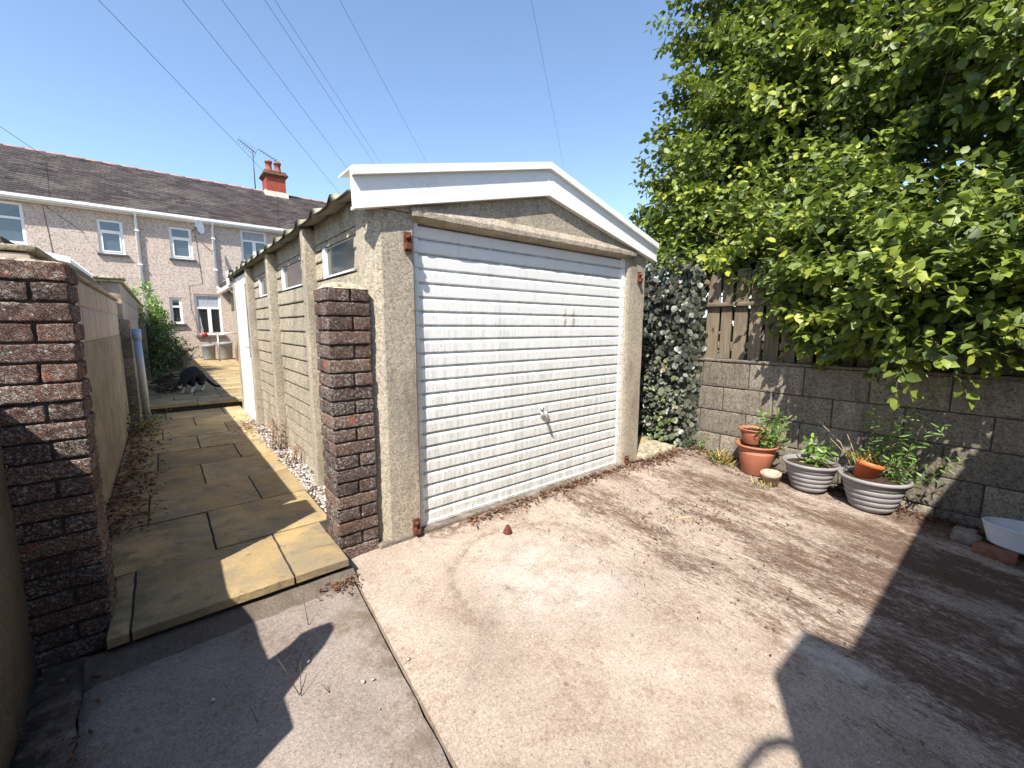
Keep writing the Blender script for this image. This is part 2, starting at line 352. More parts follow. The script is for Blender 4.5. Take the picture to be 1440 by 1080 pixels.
def mk_fur():
    t = NT('cat_fur', .75, .25); x, y, z = t.xyz()
    # white socks, chest and muzzle on a black coat
    f = t.math('MAXIMUM', t.math('SUBTRACT', 1.0, t.band(t.math('ADD', z, t.math('ADD', t.math('MULTIPLY', t.noise(30, 3), .03), t.math('MULTIPLY', t.band(y, .17, .2), 1.0))), .085, .10)),
               t.math('MULTIPLY', t.math('SUBTRACT', 1.0, t.band(t.math('ADD', y, t.math('MULTIPLY', t.noise(25, 3), .04)), -.235, -.215)), t.math('SUBTRACT', 1.0, t.band(z, .105, .12))))
    t.col(t.mix(f, (.012, .012, .014), (.62, .6, .57))); t.bump(t.noise(120, 3), .3, .004); return t.m
M['fur'] = mk_fur()

# ================================================================ mesh helpers
class MB:
    def __init__(s): s.v = []; s.f = []; s.t = []; s.sm = []
    def add(s, vs, fs, tint=None, smooth=False):
        k = len(s.v); tint = random.random() if tint is None else tint
        s.v += [tuple(p) for p in vs]
        for f in fs: s.f.append(tuple(i + k for i in f)); s.t.append(tint); s.sm.append(smooth)
        return s
    def box(s, x0, x1, y0, y1, z0, z1, tint=None, jit=0):
        vs = [(x, y, z) for z in (z0, z1) for y in (y0, y1) for x in (x0, x1)]
        if jit: vs = [tuple(c + random.uniform(-jit, jit) for c in p) for p in vs]
        return s.add(vs, [(0, 2, 3, 1), (4, 5, 7, 6), (0, 1, 5, 4), (2, 6, 7, 3), (0, 4, 6, 2), (1, 3, 7, 5)], tint)
    def prism(s, poly, axis, a, b, tint=None):
        """poly in the two remaining axes, extruded along axis from a to b"""
        n = len(poly)
        def P(q, t):
            return {0: (t, q[0], q[1]), 1: (q[0], t, q[1]), 2: (q[0], q[1], t)}[axis]
        vs = [P(q, a) for q in poly] + [P(q, b) for q in poly]
        fs = [tuple(range(n))[::-1], tuple(range(n, 2 * n))] + [(i, (i + 1) % n, (i + 1) % n + n, i + n) for i in range(n)]
        return s.add(vs, fs, tint)
    def tube(s, pts, r, n=8, tint=None, cap=True):
        pts = [Vector(p) for p in pts]; rs = r if isinstance(r, (list, tuple)) else [r] * len(pts)
        vs = []; up = Vector((0, 0, 1))
        for i, p in enumerate(pts):
            d = (pts[min(i + 1, len(pts) - 1)] - pts[max(i - 1, 0)]).normalized()
            a = d.cross(up if abs(d.z) < .95 else Vector((1, 0, 0))).normalized(); b = a.cross(d)
            vs += [p + (a * math.cos(2 * math.pi * k / n) + b * math.sin(2 * math.pi * k / n)) * rs[i] for k in range(n)]
        fs = [(i * n + k, i * n + (k + 1) % n, (i + 1) * n + (k + 1) % n, (i + 1) * n + k) for i in range(len(pts) - 1) for k in range(n)]
        if cap: fs += [tuple(range(n))[::-1], tuple((len(pts) - 1) * n + k for k in range(n))]
        return s.add(vs, fs, tint, True)
    def lathe(s, prof, c, n=32, sx=1, sy=1, tint=.5, tilt=None):
        vs = []
        for r, z in prof:
            for k in range(n):
                a = 2 * math.pi * k / n; p = Vector((r * math.cos(a) * sx, r * math.sin(a) * sy, z))
                if tilt is not None: p = tilt @ p
                vs.append(Vector(c) + p)
        fs = [(i * n + k, i * n + (k + 1) % n, (i + 1) * n + (k + 1) % n, (i + 1) * n + k) for i in range(len(prof) - 1) for k in range(n)]
        return s.add(vs, fs, tint, True)
    def rbox(s, x0, x1, y0, y1, z0, z1, r=.008, amp=.003, step=.03, tint=None, freq=22, faces='xXyYzZ'):
        """rounded box with a rough, worn surface"""
        c = Vector(((x0 + x1) / 2, (y0 + y1) / 2, (z0 + z1) / 2)); h = Vector(((x1 - x0) / 2, (y1 - y0) / 2, (z1 - z0) / 2))
        tint = random.random() if tint is None else tint
        def ticks(hh):
            n = max(1, round((2 * hh - 2 * r) / step)); a = [-hh, -hh + r * .35, -hh + r] + [-hh + r + (2 * hh - 2 * r) * k / n for k in range(1, n)] + [hh - r, hh - r * .35, hh]
            return a
        T = [ticks(q) for q in h]; off = Vector((random.uniform(0, 9),) * 3)
        for ax in range(3):
            u, w = [(1, 2), (2, 0), (0, 1)][ax]
            for sg in (-1, 1):
                if 'xyz'[ax] not in faces and sg < 0: continue
                if 'XYZ'[ax] not in faces and sg > 0: continue
                vs = []
                for a in T[u]:
                    for b in T[w]:
                        p = Vector((0, 0, 0)); p[ax] = sg * h[ax]; p[u] = a; p[w] = b
                        q = Vector([max(-(h[k] - r), min(h[k] - r, p[k])) for k in range(3)]); d = p - q
                        if d.length > 0: p = q + d.normalized() * r; dn = d.normalized()
                        else: dn = Vector((0, 0, 0)); dn[ax] = sg
                        p += dn * amp * (mnoise.noise((p + c) * freq + off) * 1.3 + .6 * mnoise.noise((p + c) * freq * 2.7 + off))
                        vs.append(c + p)
                nb = len(T[w]); fs = []
                for i in range(len(T[u]) - 1):
                    for j in range(nb - 1):
                        f = (i * nb + j, (i + 1) * nb + j, (i + 1) * nb + j + 1, i * nb + j + 1)
                        fs.append(f if sg > 0 else f[::-1])
                s.add(vs, fs, tint, True)
        return s
    def build(s, name, mat, parent=None, kind=None):
        me = bpy.data.meshes.new(name); o0 = Vector(parent.get('_w', (0, 0, 0))) if parent else Vector((0, 0, 0))
        me.from_pydata([(p[0] - o0.x, p[1] - o0.y, p[2] - o0.z) for p in s.v], [], s.f)
        a = me.attributes.new('tint', 'FLOAT', 'FACE'); a.data.foreach_set('value', s.t)
        me.polygons.foreach_set('use_smooth', s.sm)
        me.materials.append(M[mat]); me.update()
        o = bpy.data.objects.new(name, me); COL.objects.link(o)
        if parent: o.parent = parent; o['_w'] = tuple(o0)
        if kind: o['kind'] = kind
        return o

def thing(name, label, cat, loc=(0, 0, 0), group=None):
    o = bpy.data.objects.new(name, None); COL.objects.link(o); o.location = loc; o['_w'] = tuple(loc); o.empty_display_size = .1
    o['label'] = label; o['category'] = cat
    if group: o['group'] = group
    return o
def tag(o, label, cat, group=None):
    o['label'] = label; o['category'] = cat
    if group: o['group'] = group
    return o

# leaf template: ovate, folded along the midrib
LT = np.array([(0, 0, 0), (.28, .30, .03), (.66, .27, .02), (1, 0, -.06), (.66, -.27, .02), (.28, -.30, .03), (.30, 0, -.04), (.68, 0, -.05)], float)
LF = [(0, 6, 1), (6, 7, 2, 1), (7, 3, 2), (0, 5, 6), (6, 5, 4, 7), (7, 4, 3)]
def leaf_mesh(name, pos, dirs, nrm, ln, wd, tint, mat, parent=None, kind=None, extra=None):
    pos, dirs, nrm, ln, wd, tint = [np.asarray(a, float) for a in (pos, dirs, nrm, ln, wd, tint)]
    n = len(pos)
    d = dirs / np.linalg.norm(dirs, axis=1)[:, None]
    nn = nrm - (nrm * d).sum(1)[:, None] * d; nn /= np.linalg.norm(nn, axis=1)[:, None] + 1e-9
    sd = np.cross(nn, d)
    L = LT[None]; curl = rng.uniform(-.05, .30, n)[:, None]
    V = pos[:, None] + d[:, None] * (L[..., 0] * ln[:, None])[..., None] + sd[:, None] * (L[..., 1] * wd[:, None] * 1.7)[..., None] \
        + nn[:, None] * ((L[..., 2] - curl * L[..., 0] ** 2) * ln[:, None])[..., None]
    V = V.reshape(-1, 3); base = (np.arange(n) * 8)
    F = []; tot = []
    for f in LF: F.append(base[:, None] + np.array(f)[None])
    me = bpy.data.meshes.new(name)
    o0 = np.array(parent.get('_w', (0, 0, 0))) if parent else np.zeros(3)
    nt = sum(len(f) for f in LF) * n
    loops = np.concatenate([np.concatenate([f[i] for f in F]) for i in range(n)]) if n < 1 else np.hstack(F).ravel()
    starts_one = np.cumsum([0] + [len(f) for f in LF][:-1]); per = sum(len(f) for f in LF)
    starts = (np.arange(n)[:, None] * per + starts_one[None]).ravel()
    tots = np.tile([len(f) for f in LF], n)
    ev = ef = 0
    if extra is not None and extra.f:      # twigs share the mesh of the foliage
        ex = np.array(extra.v); el = [i for f in extra.f for i in f]; et = [len(f) for f in extra.f]
        loops = np.concatenate([loops, np.array(el) + len(V)]); starts = np.concatenate([starts, nt + np.cumsum([0] + et[:-1])]); tots = np.concatenate([tots, et])
        V = np.vstack([V, ex]); ev = len(ex); ef = len(et)
    V = V - o0
    me.vertices.add(len(V)); me.vertices.foreach_set('co', V.ravel())
    me.loops.add(len(loops)); me.loops.foreach_set('vertex_index', loops.astype(np.int32))
    me.polygons.add(len(starts)); me.polygons.foreach_set('loop_start', starts.astype(np.int32))
    try: me.polygons.foreach_set('loop_total', tots.astype(np.int32))
    except Exception: pass
    me.update(calc_edges=True); me.validate()
    a = me.attributes.new('tint', 'FLOAT', 'FACE'); tv = np.concatenate([np.repeat(tint, len(LF)), np.full(ef, .3)])[:len(me.polygons)]
    a.data.foreach_set('value', tv)
    me.materials.append(M[mat])
    if ef:
        me.materials.append(M['twig']); mi = np.zeros(len(me.polygons), np.int32); mi[-ef:] = 1; me.polygons.foreach_set('material_index', mi)
    o = bpy.data.objects.new(name, me); COL.objects.link(o)
    if parent: o.parent = parent; o['_w'] = tuple(o0)
    if kind: o['kind'] = kind
    return o

class Leaves:
    def __init__(s): s.p = []; s.d = []; s.n = []; s.l = []; s.w = []; s.t = []; s.tw = MB()
    def one(s, p, d, n, l, w, t): s.p.append(tuple(p)); s.d.append(tuple(d)); s.n.append(tuple(n)); s.l.append(l); s.w.append(w); s.t.append(t)
    def twig(s, p, d, L, n, ll, lw=.62, up=.7, droop=.25, tint=(0, 1), r=.003, spread=.85, out=None):
        p = Vector(p); d = Vector(d).normalized(); pts = [p.copy()]; q = p.copy(); dd = d.copy()
        side = dd.cross(Vector((0, 0, 1)));
        if side.length < .1: side = Vector((1, 0, 0))
        side.normalize(); seg = L / n
        ang = random.uniform(0, 6.28); t0 = random.uniform(*tint)
        for i in range(n):
            dd = (dd + Vector((random.gauss(0, .07), random.gauss(0, .07), random.gauss(0, .07) - droop / n * .8))).normalized()
            q = q + dd * seg; pts.append(q.copy())
            ang += 2.4
            perp = (side * math.cos(ang) + side.cross(dd) * math.sin(ang)).normalized()
            ld = (dd * (1 - spread * .6) + perp * spread + Vector((0, 0, -droop * .6))).normalized()
            nn = Vector((0, 0, up)) + Vector((random.gauss(0, .35), random.gauss(0, .35), random.gauss(0, .25)))
            if out is not None: nn += Vector(out) * .5
            sz = ll * random.uniform(.6, 1.15) * (1.0 - .35 * (i / n) ** 3)
            s.one(q, ld, nn, sz, sz * lw * random.uniform(.85, 1.15), min(1, max(0, t0 * .55 + random.uniform(0, .45) + (.12 if i > n * .7 else 0))))
        s.one(q, dd, Vector((0, 0, 1)) + Vector((random.gauss(0, .3), random.gauss(0, .3), 0)), ll * .75, ll * .75 * lw, min(1, t0 * .5 + .5))
        if r: s.tw.tube([pts[0], pts[len(pts) // 2], pts[-1]], [r, r * .7, r * .3], 3, .3, False)
        return q
    def build(s, name, mat, parent=None, kind=None):
        return leaf_mesh(name, s.p, s.d, s.n, s.l, s.w, s.t, mat, parent, kind, s.tw)

def gz(x, y): return .01 + .065 * max(-4.0, min(.3, y)) + .012 * max(-2, min(4, x))

# ================================================================ setting
def grid(name, xs, ys, zf, mat, kind='structure', amp=0, fr=1.5):
    vs = [(x, y, zf(x, y) + (amp * mnoise.noise(Vector((x * fr, y * fr, 3))) if amp else 0)) for y in ys for x in xs]
    nx = len(xs); m = MB()
    m.add(vs, [(j * nx + i, j * nx + i + 1, (j + 1) * nx + i + 1, (j + 1) * nx + i) for j in range(len(ys) - 1) for i in range(nx - 1)], .5, True)
    return m.build(name, mat, None, kind)
def lin(a, b, n): return [a + (b - a) * i / n for i in range(n + 1)]
def g2(x, y):
    z = gz(x, min(y, 0)) if y < .1 else .0
    if y > 0: z = .01 + min(1, y / 15) * .2
    return z - .06
grid('ground', [-400, -60, -20, -8, -4, -1.9, -.6, 1, 3.3, 6, 10, 20, 60, 400], [-400, -60, -15, -6, -4, -2, -1, 0, .3, 3, 8, 15, 30, 60, 400], g2, 'earth')
jx = lambda y: -.535 + (y + .18) * .066            # joint between the two slabs
# main concrete slab: top skin with a worn edge at the joint
def slab(name, ys, xl, xr, dz, mat, n=40, amp=.004):
    vs = []; m = MB()
    for y in ys:
        a, b = xl(y), xr(y)
        for i in range(n + 1):
            x = a + (b - a) * i / n; z = gz(x, y) + dz + amp * mnoise.noise(Vector((x * 1.6, y * 1.6, 1)))
            if i in (0, n): z -= .012
            vs.append((x, y, z))
    w = n + 1
    m.add(vs, [(j * w + i, j * w + i + 1, (j + 1) * w + i + 1, (j + 1) * w + i) for j in range(len(ys) - 1) for i in range(n)], .5, True)
    # skirt
    for j in range(len(ys) - 1):
        for i in (0, n):
            p, q = vs[j * w + i], vs[(j + 1) * w + i]
            m.add([p, q, (q[0], q[1], q[2] - .05), (p[0], p[1], p[2] - .05)], [(0, 1, 2, 3)], .5)
    p = vs[-w:]; m.add(list(p) + [(a, b, c - .05) for a, b, c in p], [(i, i + 1, i + 1 + w, i + w) for i in range(n)], .5)
    return m.build(name, mat, None, 'structure')
wob = lambda y, s: .006 * mnoise.noise(Vector((s, y * 9, 0)))
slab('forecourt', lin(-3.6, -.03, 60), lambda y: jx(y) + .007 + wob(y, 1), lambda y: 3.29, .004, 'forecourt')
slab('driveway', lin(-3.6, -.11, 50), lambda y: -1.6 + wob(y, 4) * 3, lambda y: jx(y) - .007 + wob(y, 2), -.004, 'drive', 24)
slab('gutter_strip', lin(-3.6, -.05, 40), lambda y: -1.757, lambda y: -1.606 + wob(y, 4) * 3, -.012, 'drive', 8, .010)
grid('lane', [-30, -8, -1.7, 0, 3.3, 10, 30], [-9, -7, -5, -4, -3.55], lambda x, y: gz(x, y) - .006, 'lane')

# sandstone path: individual flags laid in courses, as one surface
m = MB(); mj = MB()
def flag(x0, x1, y0, y1, zt, th=.045, g=.011):
    n = max(3, int((x1 - x0) / .07)); k = max(3, int((y1 - y0) / .07)); t_ = random.random()
    dz = random.uniform(-.003, .003); sl_ = random.uniform(-.006, .006)
    X = lin(x0 + g / 2, x1 - g / 2, n); Y = lin(y0 + g / 2, y1 - g / 2, k); vs = []
    for j, y in enumerate(Y):
        for i, x in enumerate(X):
            ex = (i in (0, n)); ey = (j in (0, k)); z = zt + dz + sl_ * (x - x0) + .0035 * mnoise.noise(Vector((x * 7, y * 7, t_ * 9)))
            if ex or ey: z -= .005
            w_ = .005 * mnoise.noise(Vector((x * 11, y * 11, 5)))
            vs.append((x + (w_ if ex else 0), y + (w_ if ey else 0), z))
    w = n + 1
    m.add(vs, [(j * w + i, j * w + i + 1, (j + 1) * w + i + 1, (j + 1) * w + i) for j in range(k) for i in range(n)], t_, True)
    ring = [i for i in range(w)] + [j * w + n for j in range(1, k + 1)] + [k * w + i for i in range(n - 1, -1, -1)] + [j * w for j in range(k - 1, 0, -1)]
    b = [vs[i] for i in ring]; r = len(b)
    m.add(b + [(p[0], p[1] , zt - th) for p in b], [(i + r, (i + 1) % r + r, (i + 1) % r, i) for i in range(r)], t_)
XL, XR = -1.535, -.485
rows = [(-.2, .385, [-1.457, -.825]), (.385, 1.035, [-1.11]), (1.035, 1.68, [-1.42, -.775]), (1.68, 2.33, [-1.07]), (2.33, 2.97, [-1.375, -.74]),
        (2.97, 3.62, [-1.03]), (3.62, 4.26, [-1.335, -.70]), (4.26, 4.9, [-1.0]), (4.9, 5.52, [-1.30, -.62])]
RE = [-.55, -.478, -.463, -.452, -.442, -.43, -.40, -.37, -.36]
for (y0, y1, js), xr in zip(rows, RE):
    xs = [-1.535 if y0 < .2 else -1.645] + js + [xr]
    for a, b in zip(xs, xs[1:]): flag(a, b, y0, y1, .1)
mj.box(-1.535, -.56, -.168, .24, .0, .088); mj.box(-1.645, -.36, .241, 5.5, .0, .088)
# upper yard, one step up
y = 5.5; k = 0
while y < 14.9:
    h = .42; xs = [-1.60] + [-1.54 + .02 + (.34 if k % 2 else .62) + .62 * i for i in range(6)]
    xs = [v for v in xs if v < 1.9] + [2.0]
    if y < 11.3: xs = [v for v in xs if v < .7] + [.9]
    for a, b in zip(xs, xs[1:]): flag(a, b, y, y + h, .215 + (y - 5.5) * .0085)
    y += h; k += 1
mj.box(-1.60, 1.99, 5.54, 14.99, .0, .195)
# paving to the right of the garage
for y0, y1 in ((.2, .85), (.85, 1.5), (1.5, 2.2), (2.2, 2.9), (2.9, 3.6), (3.6, 4.3)):
    flag(2.43, 3.2, y0, y1, .075)
mj.box(2.43, 3.2, .22, 4.3, 0, .06)
m.build('path', 'paving', None, 'structure'); mj.build('path_bed', 'joint', None, 'structure')
m = MB(); n = 40; vs = []
for i in range(n + 1):
    x = -1.60 + 1.07 * i / n; q = mnoise.noise(Vector((x * 7, 0, 2))); q2 = mnoise.noise(Vector((x * 19, 3, 2)))
    vs += [(x, -.16, .030), (x, -.185 + .008 * q2, .028 + .006 * q), (x, -.215 + .014 * q, .012 + .008 * q2), (x, -.27 + .03 * q + .01 * q2, gz(x, -.27) - .008)]
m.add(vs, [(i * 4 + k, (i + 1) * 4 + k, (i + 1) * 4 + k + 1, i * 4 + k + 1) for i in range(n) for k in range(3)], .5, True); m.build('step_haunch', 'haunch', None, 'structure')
m = MB(); m.rbox(2.39, 3.02, -.13, .19, -.04, .088, .02, .006, .05); m.build('apron_slab', 'cap', None, 'structure')

# gravel strip beside the garage
ico = [(0, 0, 1)] + [(math.cos(a) * .89, math.sin(a) * .89, .45) for a in [k * 1.2566 for k in range(5)]] + [(math.cos(a) * .89, math.sin(a) * .89, -.45) for a in [.628 + k * 1.2566 for k in range(5)]] + [(0, 0, -1)]
icf = [(0, 1 + k, 1 + (k + 1) % 5) for k in range(5)] + [(1 + k, 6 + k, 1 + (k + 1) % 5) for k in range(5)] + [(6 + k, 6 + (k + 1) % 5, 1 + (k + 1) % 5) for k in range(5)] + [(11, 6 + (k + 1) % 5, 6 + k) for k in range(5)]
def pebbles(m, n, fx, fy, fz, r0, r1):
    for _ in range(n):
        x, y = fx(), fy(); r = random.uniform(r0, r1); a = random.uniform(0, 6.3); c, s_ = math.cos(a), math.sin(a); e = random.uniform(.55, 1)
        m.add([(x + r * (px * c - py * s_ * e), y + r * (px * s_ + py * c * e), fz(x, y) + r * .6 * pz) for px, py, pz in ico], icf, None, True)
m = MB(); pebbles(m, 2600, lambda: random.uniform(-.47, -.30), lambda: random.uniform(.22, 5.2) ** 1.0, lambda x, y: .085 + random.uniform(0, .012), .007, .017)
m.build('gravel', 'gravel', None, 'stuff')
m = MB(); m.box(-.50, -.27, .2, 5.45, .0, .0825); m.build('gravel_bed', 'joint', None, 'structure')

# ================================================================ garage
G = thing('garage', 'small concrete sectional garage with white up-and-over door and white gable fascia', 'garage', (1.05, 0, 0))
GX0, GX1, GL = -.30, 2.40, 5.25
# front posts: exposed aggregate, outer corner chamfered
def jitterpoly(p): return p
pl = MB(); pr = MB()
def post(m, poly, z0, z1, n=26):
    k = len(poly); vs = []
    for j in range(n + 1):
        z = z0 + (z1 - z0) * j / n
        for (x, y) in poly: vs.append((x + .0025 * mnoise.noise(Vector((x * 9, y * 9, z * 7))), y + .0025 * mnoise.noise(Vector((x * 9 + 5, y * 9, z * 7))), z))
    m.add(vs, [(j * k + i, j * k + (i + 1) % k, (j + 1) * k + (i + 1) % k, (j + 1) * k + i) for j in range(n) for i in range(k)] + [tuple(range(k))[::-1], tuple(n * k + i for i in range(k))])
lp = [(-.035, -.044), (-.030, -.036), (-.030, .10), (-.318, .10), (-.318, .018), (-.312, .01), (-.245, -.046), (-.236, -.05), (-.042, -.05)]
rp = [(2.13, -.036), (2.16, -.046), (2.205, -.05), (2.39, -.05), (2.402, -.04), (2.402, .10), (2.13, .10)]
post(pl, lp, .03, 2.035); post(pr, rp, .035, 2.035)
lpo = pl.build('front_post', 'post', G); rpo = pr.build('front_post', 'post', G)
def bracket(x, z, par, h=.11):
    m = MB(); m.box(x - .022, x + .022, -.064, -.0505, z - h / 2, z + h / 2); m.box(x - .02, x + .016, -.092, -.064, z - h * .42, z - h * .1)
    m.tube([(x, -.064, z + h * .22), (x, -.082, z + h * .22)], .014, 8); m.tube([(x + .004, -.078, z - h * .55), (x + .004, -.078, z - h * .1)], .011, 8)
    m.build('bracket', 'rust', par)
bracket(-.08, 1.87, lpo); bracket(2.29, 1.84, rpo, .10); bracket(-.075, .085, lpo, .10); bracket(2.20, .075, rpo, .07)
# gable panel and lintel lip
m = MB(); m.prism([(-.31, 2.04), (2.40, 2.04), (2.40, 2.10), (1.05, 2.44), (-.31, 2.10)], 1, -.054, .05); m.build('gable_panel', 'post', G)
m = MB(); n = 60; vs = []
for i in range(n + 1):
    x = -.055 + 2.255 * i / n; w = .006 * mnoise.noise(Vector((x * 6, 0, 0))) + .004 * mnoise.noise(Vector((x * 21, 0, 0)))
    vs += [(x, .055, 1.985), (x, -.05, 2.012 + w * .3), (x, -.082 + w, 2.022 + w), (x, -.082 + w, 2.052 + w), (x, -.0555, 2.100 + w), (x, .055, 2.105)]
k = 6; m.add(vs, [(i * k + j, i * k + (j + 1) % k, (i + 1) * k + (j + 1) % k, (i + 1) * k + j) for i in range(n) for j in range(k)] + [tuple(range(k))[::-1], tuple(n * k + j for j in range(k))])
m.build('lintel', 'post', G)
m = MB(); m.rbox(-.32, 2.41, -.06, .16, -.06, .036, .012, .006, .05); m.build('door_sill', 'drive', G)
# white fascia board with top trim
FP = [(-.40, 2.005), (-.405, 2.20), (1.05, 2.555), (2.512, 2.155), (2.522, 2.005), (1.05, 2.345)]
m = MB(); m.prism([FP[0], FP[1], FP[2], FP[5]], 1, -.088, -.062); m.prism([FP[5], FP[2], FP[3], FP[4]], 1, -.088, -.062); fo = m.build('fascia', 'pvc', G)
m = MB()
for a, b in ((FP[1], FP[2]), (FP[2], FP[3])):
    m.prism([(a[0], a[1] - .035), (b[0], b[1] - .035), (b[0], b[1] + .012), (a[0], a[1] + .012)], 1, -.115, -.0885)
    m.prism([(a[0], a[1] + .004), (b[0], b[1] + .004), (b[0], b[1] + .014), (a[0], a[1] + .014)], 1, -.0882, .12)
m.build('fascia_trim', 'pvc', fo)
m = MB()
for a, b in ((FP[0], FP[5]), (FP[5], FP[4])):
    m.prism([(a[0], a[1] - .008), (b[0], b[1] - .008), (b[0], b[1] + .008), (a[0], a[1] + .008)], 1, -.096, -.04)
m.box(1.046, 1.053, -.0905, -.0875, 2.36, 2.53)
m.build('fascia_edge', 'pvc', fo)
# up-and-over door: pressed horizontal ribs
m = MB(); nr = 22; z0, z1 = .045, 1.995; pit = (z1 - z0) / nr; vs = []; xs = lin(0.0, 2.10, 42); prof = []
for r in range(nr):
    zb = z0 + r * pit
    prof += [(zb + .004, .018), (zb + .012, .001), (zb + pit - .022, -.001), (zb + pit - .010, .002), (zb + pit - .004, .018)]
for z, yy in prof:
    for x in xs: vs.append((x, yy + .004 * mnoise.noise(Vector((x * 1.5, z * 1.5, 0))), z))
w = len(xs); m.add(vs, [(j * w + i, j * w + i + 1, (j + 1) * w + i + 1, (j + 1) * w + i) for j in range(len(prof) - 1) for i in range(w - 1)], .5)
do = m.build('garage_door', 'door', G)
m = MB(); m.box(-.026, .012, -.012, .035, .04, 2.0); m.box(2.088, 2.128, -.012, .035, .04, 2.0); m.box(.012, 2.088, -.009, .03, .040, .058); m.build('door_frame', 'door', do)
m = MB(); m.lathe([(0, .0), (.026, 0), (.030, .006), (.026, .012), (.012, .02), (0, .021)], (1.10, -.001, .66), 16, tilt=Matrix.Rotation(math.radians(90), 3, 'X'))
m.tube([(1.10, -.015, .665), (1.10, -.05, .66)], .010, 8); m.tube([(1.083, -.05, .70), (1.098, -.058, .66), (1.118, -.055, .612)], [.012, .016, .013], 10)
m.tube([(1.085, -.002, .71), (1.085, -.02, .712)], .012, 8)
m.build('handle', 'steel', do)
# rubber foot shadow gap
m = MB(); m.box(0.0, 2.1, .004, .03, .0355, .0405); m.build('door_seal', 'darkmetal', do)
# left wall: posts and shiplap concrete planks
def roofz(x): return 2.105 + .232 * (1.35 - abs(x - 1.05)) - .012
def wallbay(y0, y1, sgn, xw, win=None):
    m = MB(); f = lambda d: xw - sgn * d        # sgn=+1: the wall faces -X
    def bx(d0, d1, ya, yb, za, zb): a, b = sorted((f(d0), f(d1))); m.box(a, b, ya, yb, za, zb)
    js = [.07, .2, .315, .435, .56, .685, .82, .945, 1.07, 1.20, 1.325, 1.455, 1.58, 1.71]
    wy = win if win else (y0, y0)
    bx(-.09, -.035, y0, y1, .07, 1.70); bx(-.09, -.035, y0, y1, 1.93, 2.115)
    if win: bx(-.09, -.035, y0, win[0], 1.70, 1.93); bx(-.09, -.035, win[1], y1, 1.70, 1.93)
    else: bx(-.09, -.035, y0, y1, 1.70, 1.93)
    def plank(ya, yb, za, zb):
        vs = []; ny = 14
        for i in range(ny + 1):
            yy = ya + (yb - ya) * i / ny; q = .0025 * mnoise.noise(Vector((yy * 5, za * 7, 0)))
            for d, z in ((-.034, za), (.006 + q, za + .002), (.009 + q, za + .010), (.001 + q, zb - .012), (-.010, zb - .006), (-.034, zb - .004)): vs.append((f(d), yy, z))
        m.add(vs, [(i * 6 + j, (i + 1) * 6 + j, (i + 1) * 6 + j + 1, i * 6 + j + 1) for i in range(ny) for j in range(5)])
    for a, b in zip(js, js[1:]): plank(y0, y1, a, b)
    for a, b in ((1.71, 1.84), (1.84, 1.925)):
        if win: plank(y0, win[0], a, b); plank(win[1], y1, a, b)
        else: plank(y0, y1, a, b)
    bx(-.0345, -.002, y0, y1, 1.927, 1.966); bx(-.0345, .004, y0, y1, 1.970, 2.112)
    return m.build('wall_panel', 'panel', G)
bays = [(.10, 1.03), (1.13, 2.43), (2.53, 3.76)]
for i, (a, b) in enumerate(bays):
    wn_ = [(.205, .86), (1.46, 2.22), (2.78, 3.45)][i]
    wallbay(a, b, 1, GX0, wn_)
    m = MB(); y0, y1 = wn_; x0 = GX0 - .004
    m.box(x0 + .015, x0 + .045, y0 + .002, y0 + .012, 1.712, 1.924); m.box(x0, x0 + .045, y1 - .06, y1 - .002, 1.712, 1.924)
    m.box(x0 - .006, x0 + .045, y0 + .012, y1 - .06, 1.712, 1.724); m.box(x0 + .02, x0 + .045, y0 + .012, y1 - .06, 1.918, 1.924)
    wo = m.build('window', 'pvc', G)
    m = MB(); m.box(x0 + .020, x0 + .028, y0 + .012, y1 - .06, 1.724, 1.918); m.build('pane', 'dustyglass', wo)
    if i:
        m = MB()
        for q in range(9): yy = y0 + .12 + q * .05; m.box(x0 + .05, x0 + .06, yy, yy + .03, 1.74, 1.85 + .03 * (q % 3))
        m.build('curtain', 'net', wo)
for yy in (1.03, 2.43, 3.76):
    m = MB(); m.rbox(-.385, -.25, yy, yy + .10, .0, 2.09, .012, .002, .07)
    for z in (.35, .95, 1.55, 1.86): m.tube([(-.387, yy + .05, z), (-.383, yy + .05, z)], .011, 8)
    m.build('wall_post', 'post', G)
m = MB(); m.box(-.317, -.25, .101, .13, .03, 2.09); m.build('wall_post', 'post', G)
m = MB(); m.box(-.36, -.24, 5.12, 5.24, .0, 2.1); m.build('wall_post', 'post', G)
# right and rear walls
for a, b in ((.10, 1.03), (1.13, 2.43), (2.53, 3.76), (3.86, 5.12)): wallbay(a, b, -1, GX1)
for yy in (1.03, 2.43, 3.76):
    m = MB(); m.box(2.34, 2.46, yy, yy + .10, .0, 2.09); m.build('wall_post', 'post', G)
m = MB(); m.prism([(-.29, .0), (2.39, .0), (2.39, 2.08), (1.05, 2.38), (-.29, 2.08)], 1, 5.16, 5.22); m.build('rear_panel', 'plainpanel', G)
m = MB(); m.box(-.2, 2.3, .12, 5.1, .02, .05); m.build('floor_slab', 'drive', G)
